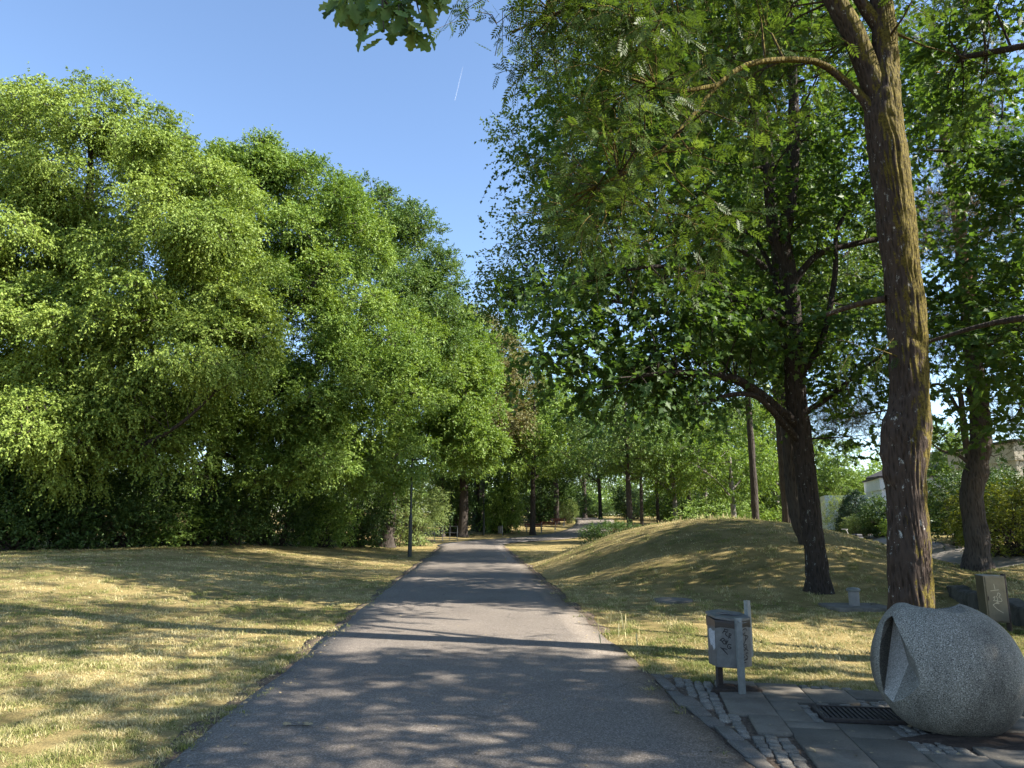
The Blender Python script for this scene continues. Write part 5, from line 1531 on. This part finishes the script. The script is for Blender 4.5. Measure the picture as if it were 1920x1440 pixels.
# ------------------------------------------------------------------ grass
rs = np.random.RandomState(77)
def lawn_points(n, y0, y1, pw):
    out = []
    while sum(len(o) for o in out) < n:
        u = rs.rand(n)
        y = (y0 ** (1 - pw) + u * (y1 ** (1 - pw) - y0 ** (1 - pw))) ** (1 / (1 - pw))
        x = rs.uniform(-1, 1, n) * (.80 * y + .8)
        dl = np.abs(x - pcx(y)) - PHW
        edge = .05 + .12 * np.sin(y * 2.3) * np.sin(y * .9 + 1) + .05 * np.sin(y * 7.1) + .08 * rs.normal(size=n)
        ok = (dl > edge) | (y > 54)
        ok &= ~in_pave(x, y + .06)
        ok &= poly_dist(x, y, ROAD) > 2.35
        ok &= poly_dist(x, y, RPATH) > 1.2
        ok &= ~((np.abs(x - xw(y)) < .22) & (y < 16) & (y > 4))
        for c, rr in ((mh.location, .44), (vs.location, .62)): ok &= np.hypot(x - c[0], y - c[1]) > rr
        out.append(np.c_[x, y][ok])
    return np.concatenate(out)[:n]
def blades(n_tuft, per, y0, y1, pw, h0, h1, w0, spread, seed):
    T = lawn_points(n_tuft, y0, y1, pw)
    cl = np.clip(.5 + .2 * rs.normal(size=n_tuft), 0, 1)
    hs = (.75 + .35 * vnoise(T, 1.1, 3) + .25 * vnoise(T, .35, 6)) * rs.uniform(.6, 1.3, n_tuft)
    N = n_tuft * per
    P = np.repeat(T, per, 0) + rs.normal(size=(N, 2)) * spread
    z = H(P[:, 0], P[:, 1]) - .012
    h = np.clip(np.repeat(hs, per), .25, 2.2) * rs.uniform(h0, h1, N)
    a = rs.uniform(0, 6.283, N); lean = rs.normal(size=(N, 2)) * .55 + np.array([-.15, .1])
    w = w0 * rs.uniform(.6, 1.4, N)
    B = np.c_[P, z]
    sd = np.c_[np.cos(a), np.sin(a), np.zeros(N)] * w[:, None] * .5
    mid = B + np.c_[lean * h[:, None] * .35, h * .62]
    tip_ = B + np.c_[lean * h[:, None] * 1.05, h * (1 - .12 * (lean ** 2).sum(1)).clip(.45, 1)]
    V = np.stack([B - sd, B + sd, mid + sd * .75, mid - sd * .75, tip_], 1).reshape(-1, 3)
    o = (np.arange(N) * 5)[:, None]
    lp = (o + np.array([0, 1, 2, 3, 3, 2, 4])).ravel()
    return V, np.tile([4, 3], N), lp, np.repeat(rs.rand(N), 2), np.repeat(np.repeat(cl, per), 2)
GR = [blades(21000, 15, 3.4, 9.5, 1.15, .025, .06, .0055, .028, 1),
      blades(20000, 12, 8.5, 20, 1.25, .03, .07, .009, .045, 2),
      blades(15000, 10, 19, 48, 1.3, .03, .065, .018, .09, 3)]
# seed stalks: on the mound crest and here and there beside the path
def stalks(C, n, spread, h0, h1):
    T = np.asarray(C)[rs.randint(len(C), size=n)] + rs.normal(size=(n, 2)) * spread
    z = H(T[:, 0], T[:, 1]) - .01
    h = rs.uniform(h0, h1, n); lean = rs.normal(size=(n, 2)) * .12; a = rs.uniform(0, 3.14, n)
    w = np.c_[np.cos(a), np.sin(a), np.zeros(n)] * .006
    B = np.c_[T, z]; mid = B + np.c_[lean * h[:, None] * .5, h * .75]; top = B + np.c_[lean * h[:, None], h]
    V = np.stack([B - w, B + w, mid + w * 1.6, mid - w * 1.6, top], 1).reshape(-1, 3)
    o = (np.arange(n) * 5)[:, None]
    return V, np.tile([4, 3], n), (o + np.array([0, 1, 2, 3, 3, 2, 4])).ravel(), np.repeat(rs.uniform(.4, 1, n), 2), np.full(2 * n, .8)
GR.append(stalks([(x, 30.0 + .3 * (x - 8)) for x in np.arange(8, 12.5, .3)], 300, .7, .1, .3))
GR.append(stalks([(x, 31.0) for x in np.arange(1.5, 9, .5)], 120, .8, .08, .18))
GR.append(stalks([(pcx(y) + PHW + .3, y) for y in (10.4, 11, 12)], 16, .25, .1, .3))
vo = 0; V, S, Lp, R, K = [], [], [], [], []
for v, s, l, r, k in GR:
    V.append(v); S.append(s); Lp.append(l + vo); R.append(r); K.append(k); vo += len(v)
gr = link('grass', np_mesh('grass', np.concatenate(V), np.concatenate(S), np.concatenate(Lp), {'rnd': np.concatenate(R), 'cl': np.concatenate(K)}), 'grass_blade')
tag(gr, 'short dry lawn grass, straw coloured with green patches', 'grass', kind='stuff')

# ------------------------------------------------------------------ small litter
n = 900
y = 3.2 + 14 * rs.rand(n) ** 1.6
side = rs.rand(n)
x = np.where(side < .45, pcx(y) - PHW + rs.normal(size=n) * .16, np.where(side < .6, pcx(y) + PHW - rs.rand(n) * .3, np.where(side < .75, pcx(y) + rs.uniform(-2, 2, n), pcx(y) + PHW + rs.rand(n) * 3)))
keep = ~((x > pcx(y) + PHW + .1) & (y > 7.2))
x, y = x[keep], y[keep]; n = len(x)
P = np.c_[x, y, H(x, y) + np.where(x > pcx(y) + PHW, .028, .018)]
a = rs.uniform(0, 6.28, n)
V, S, Lp, R, K = place_leaves(P, np.c_[np.cos(a), np.sin(a), rs.normal(size=n) * .1], np.c_[rs.normal(size=(n, 2)) * .25, np.ones(n)], rs.uniform(.012, .05, n) * np.where(rs.rand(n) < .08, 1.7, 1), 'leaf', rs.rand(n), rs)
tag(link('leaf_litter', np_mesh('leaf_litter', V, S, Lp), 'dead_leaf'), 'scattered dry leaf bits along the path edges and on the slabs', 'litter', kind='stuff')
p = GZ(560, 1361, .018)
r = empty('fallen_twig', p, 'small fallen twig with pale dried leaves lying on the path', 'twig')
V, S, Lp, R, K = place_leaves(np.array([(-.06, 0, .012), (.0, .01, .012), (.04, -.01, .012), (.02, .02, .015)]), np.array([(-1, .1, .15), (-.4, .9, .2), (1, -.3, .25), (1, .5, .1)], float), np.array([(0, -.5, 1), (.2, 0, 1), (0, -.3, 1), (.1, -.2, 1)], float), np.array([.08, .06, .09, .06]), 'oak', np.ones(4), rs)
link('leaf', np_mesh('leaf', V, S, Lp), 'dead_leaf', r)
m = MB(); m.tube([(-.1, -.01, .004), (0, .0, .006), (.09, -.015, .005)], .003, 5); m.build('stem', 'twig', r)
# a short faint vapour trail high in the sky
m = MB(); m.tube([W(868, 125, 3600), W(862, 150, 3600), W(853, 188, 3600)], [1.0, 2.2, 2.6], 8)
tag(m.build('vapour_trail', 'vapour'), 'short faint white vapour trail in the blue sky', 'vapour trail')
for o in list(bpy.data.objects):
    if o.type == 'EMPTY' and not o.get('label'): bpy.data.objects.remove(o)
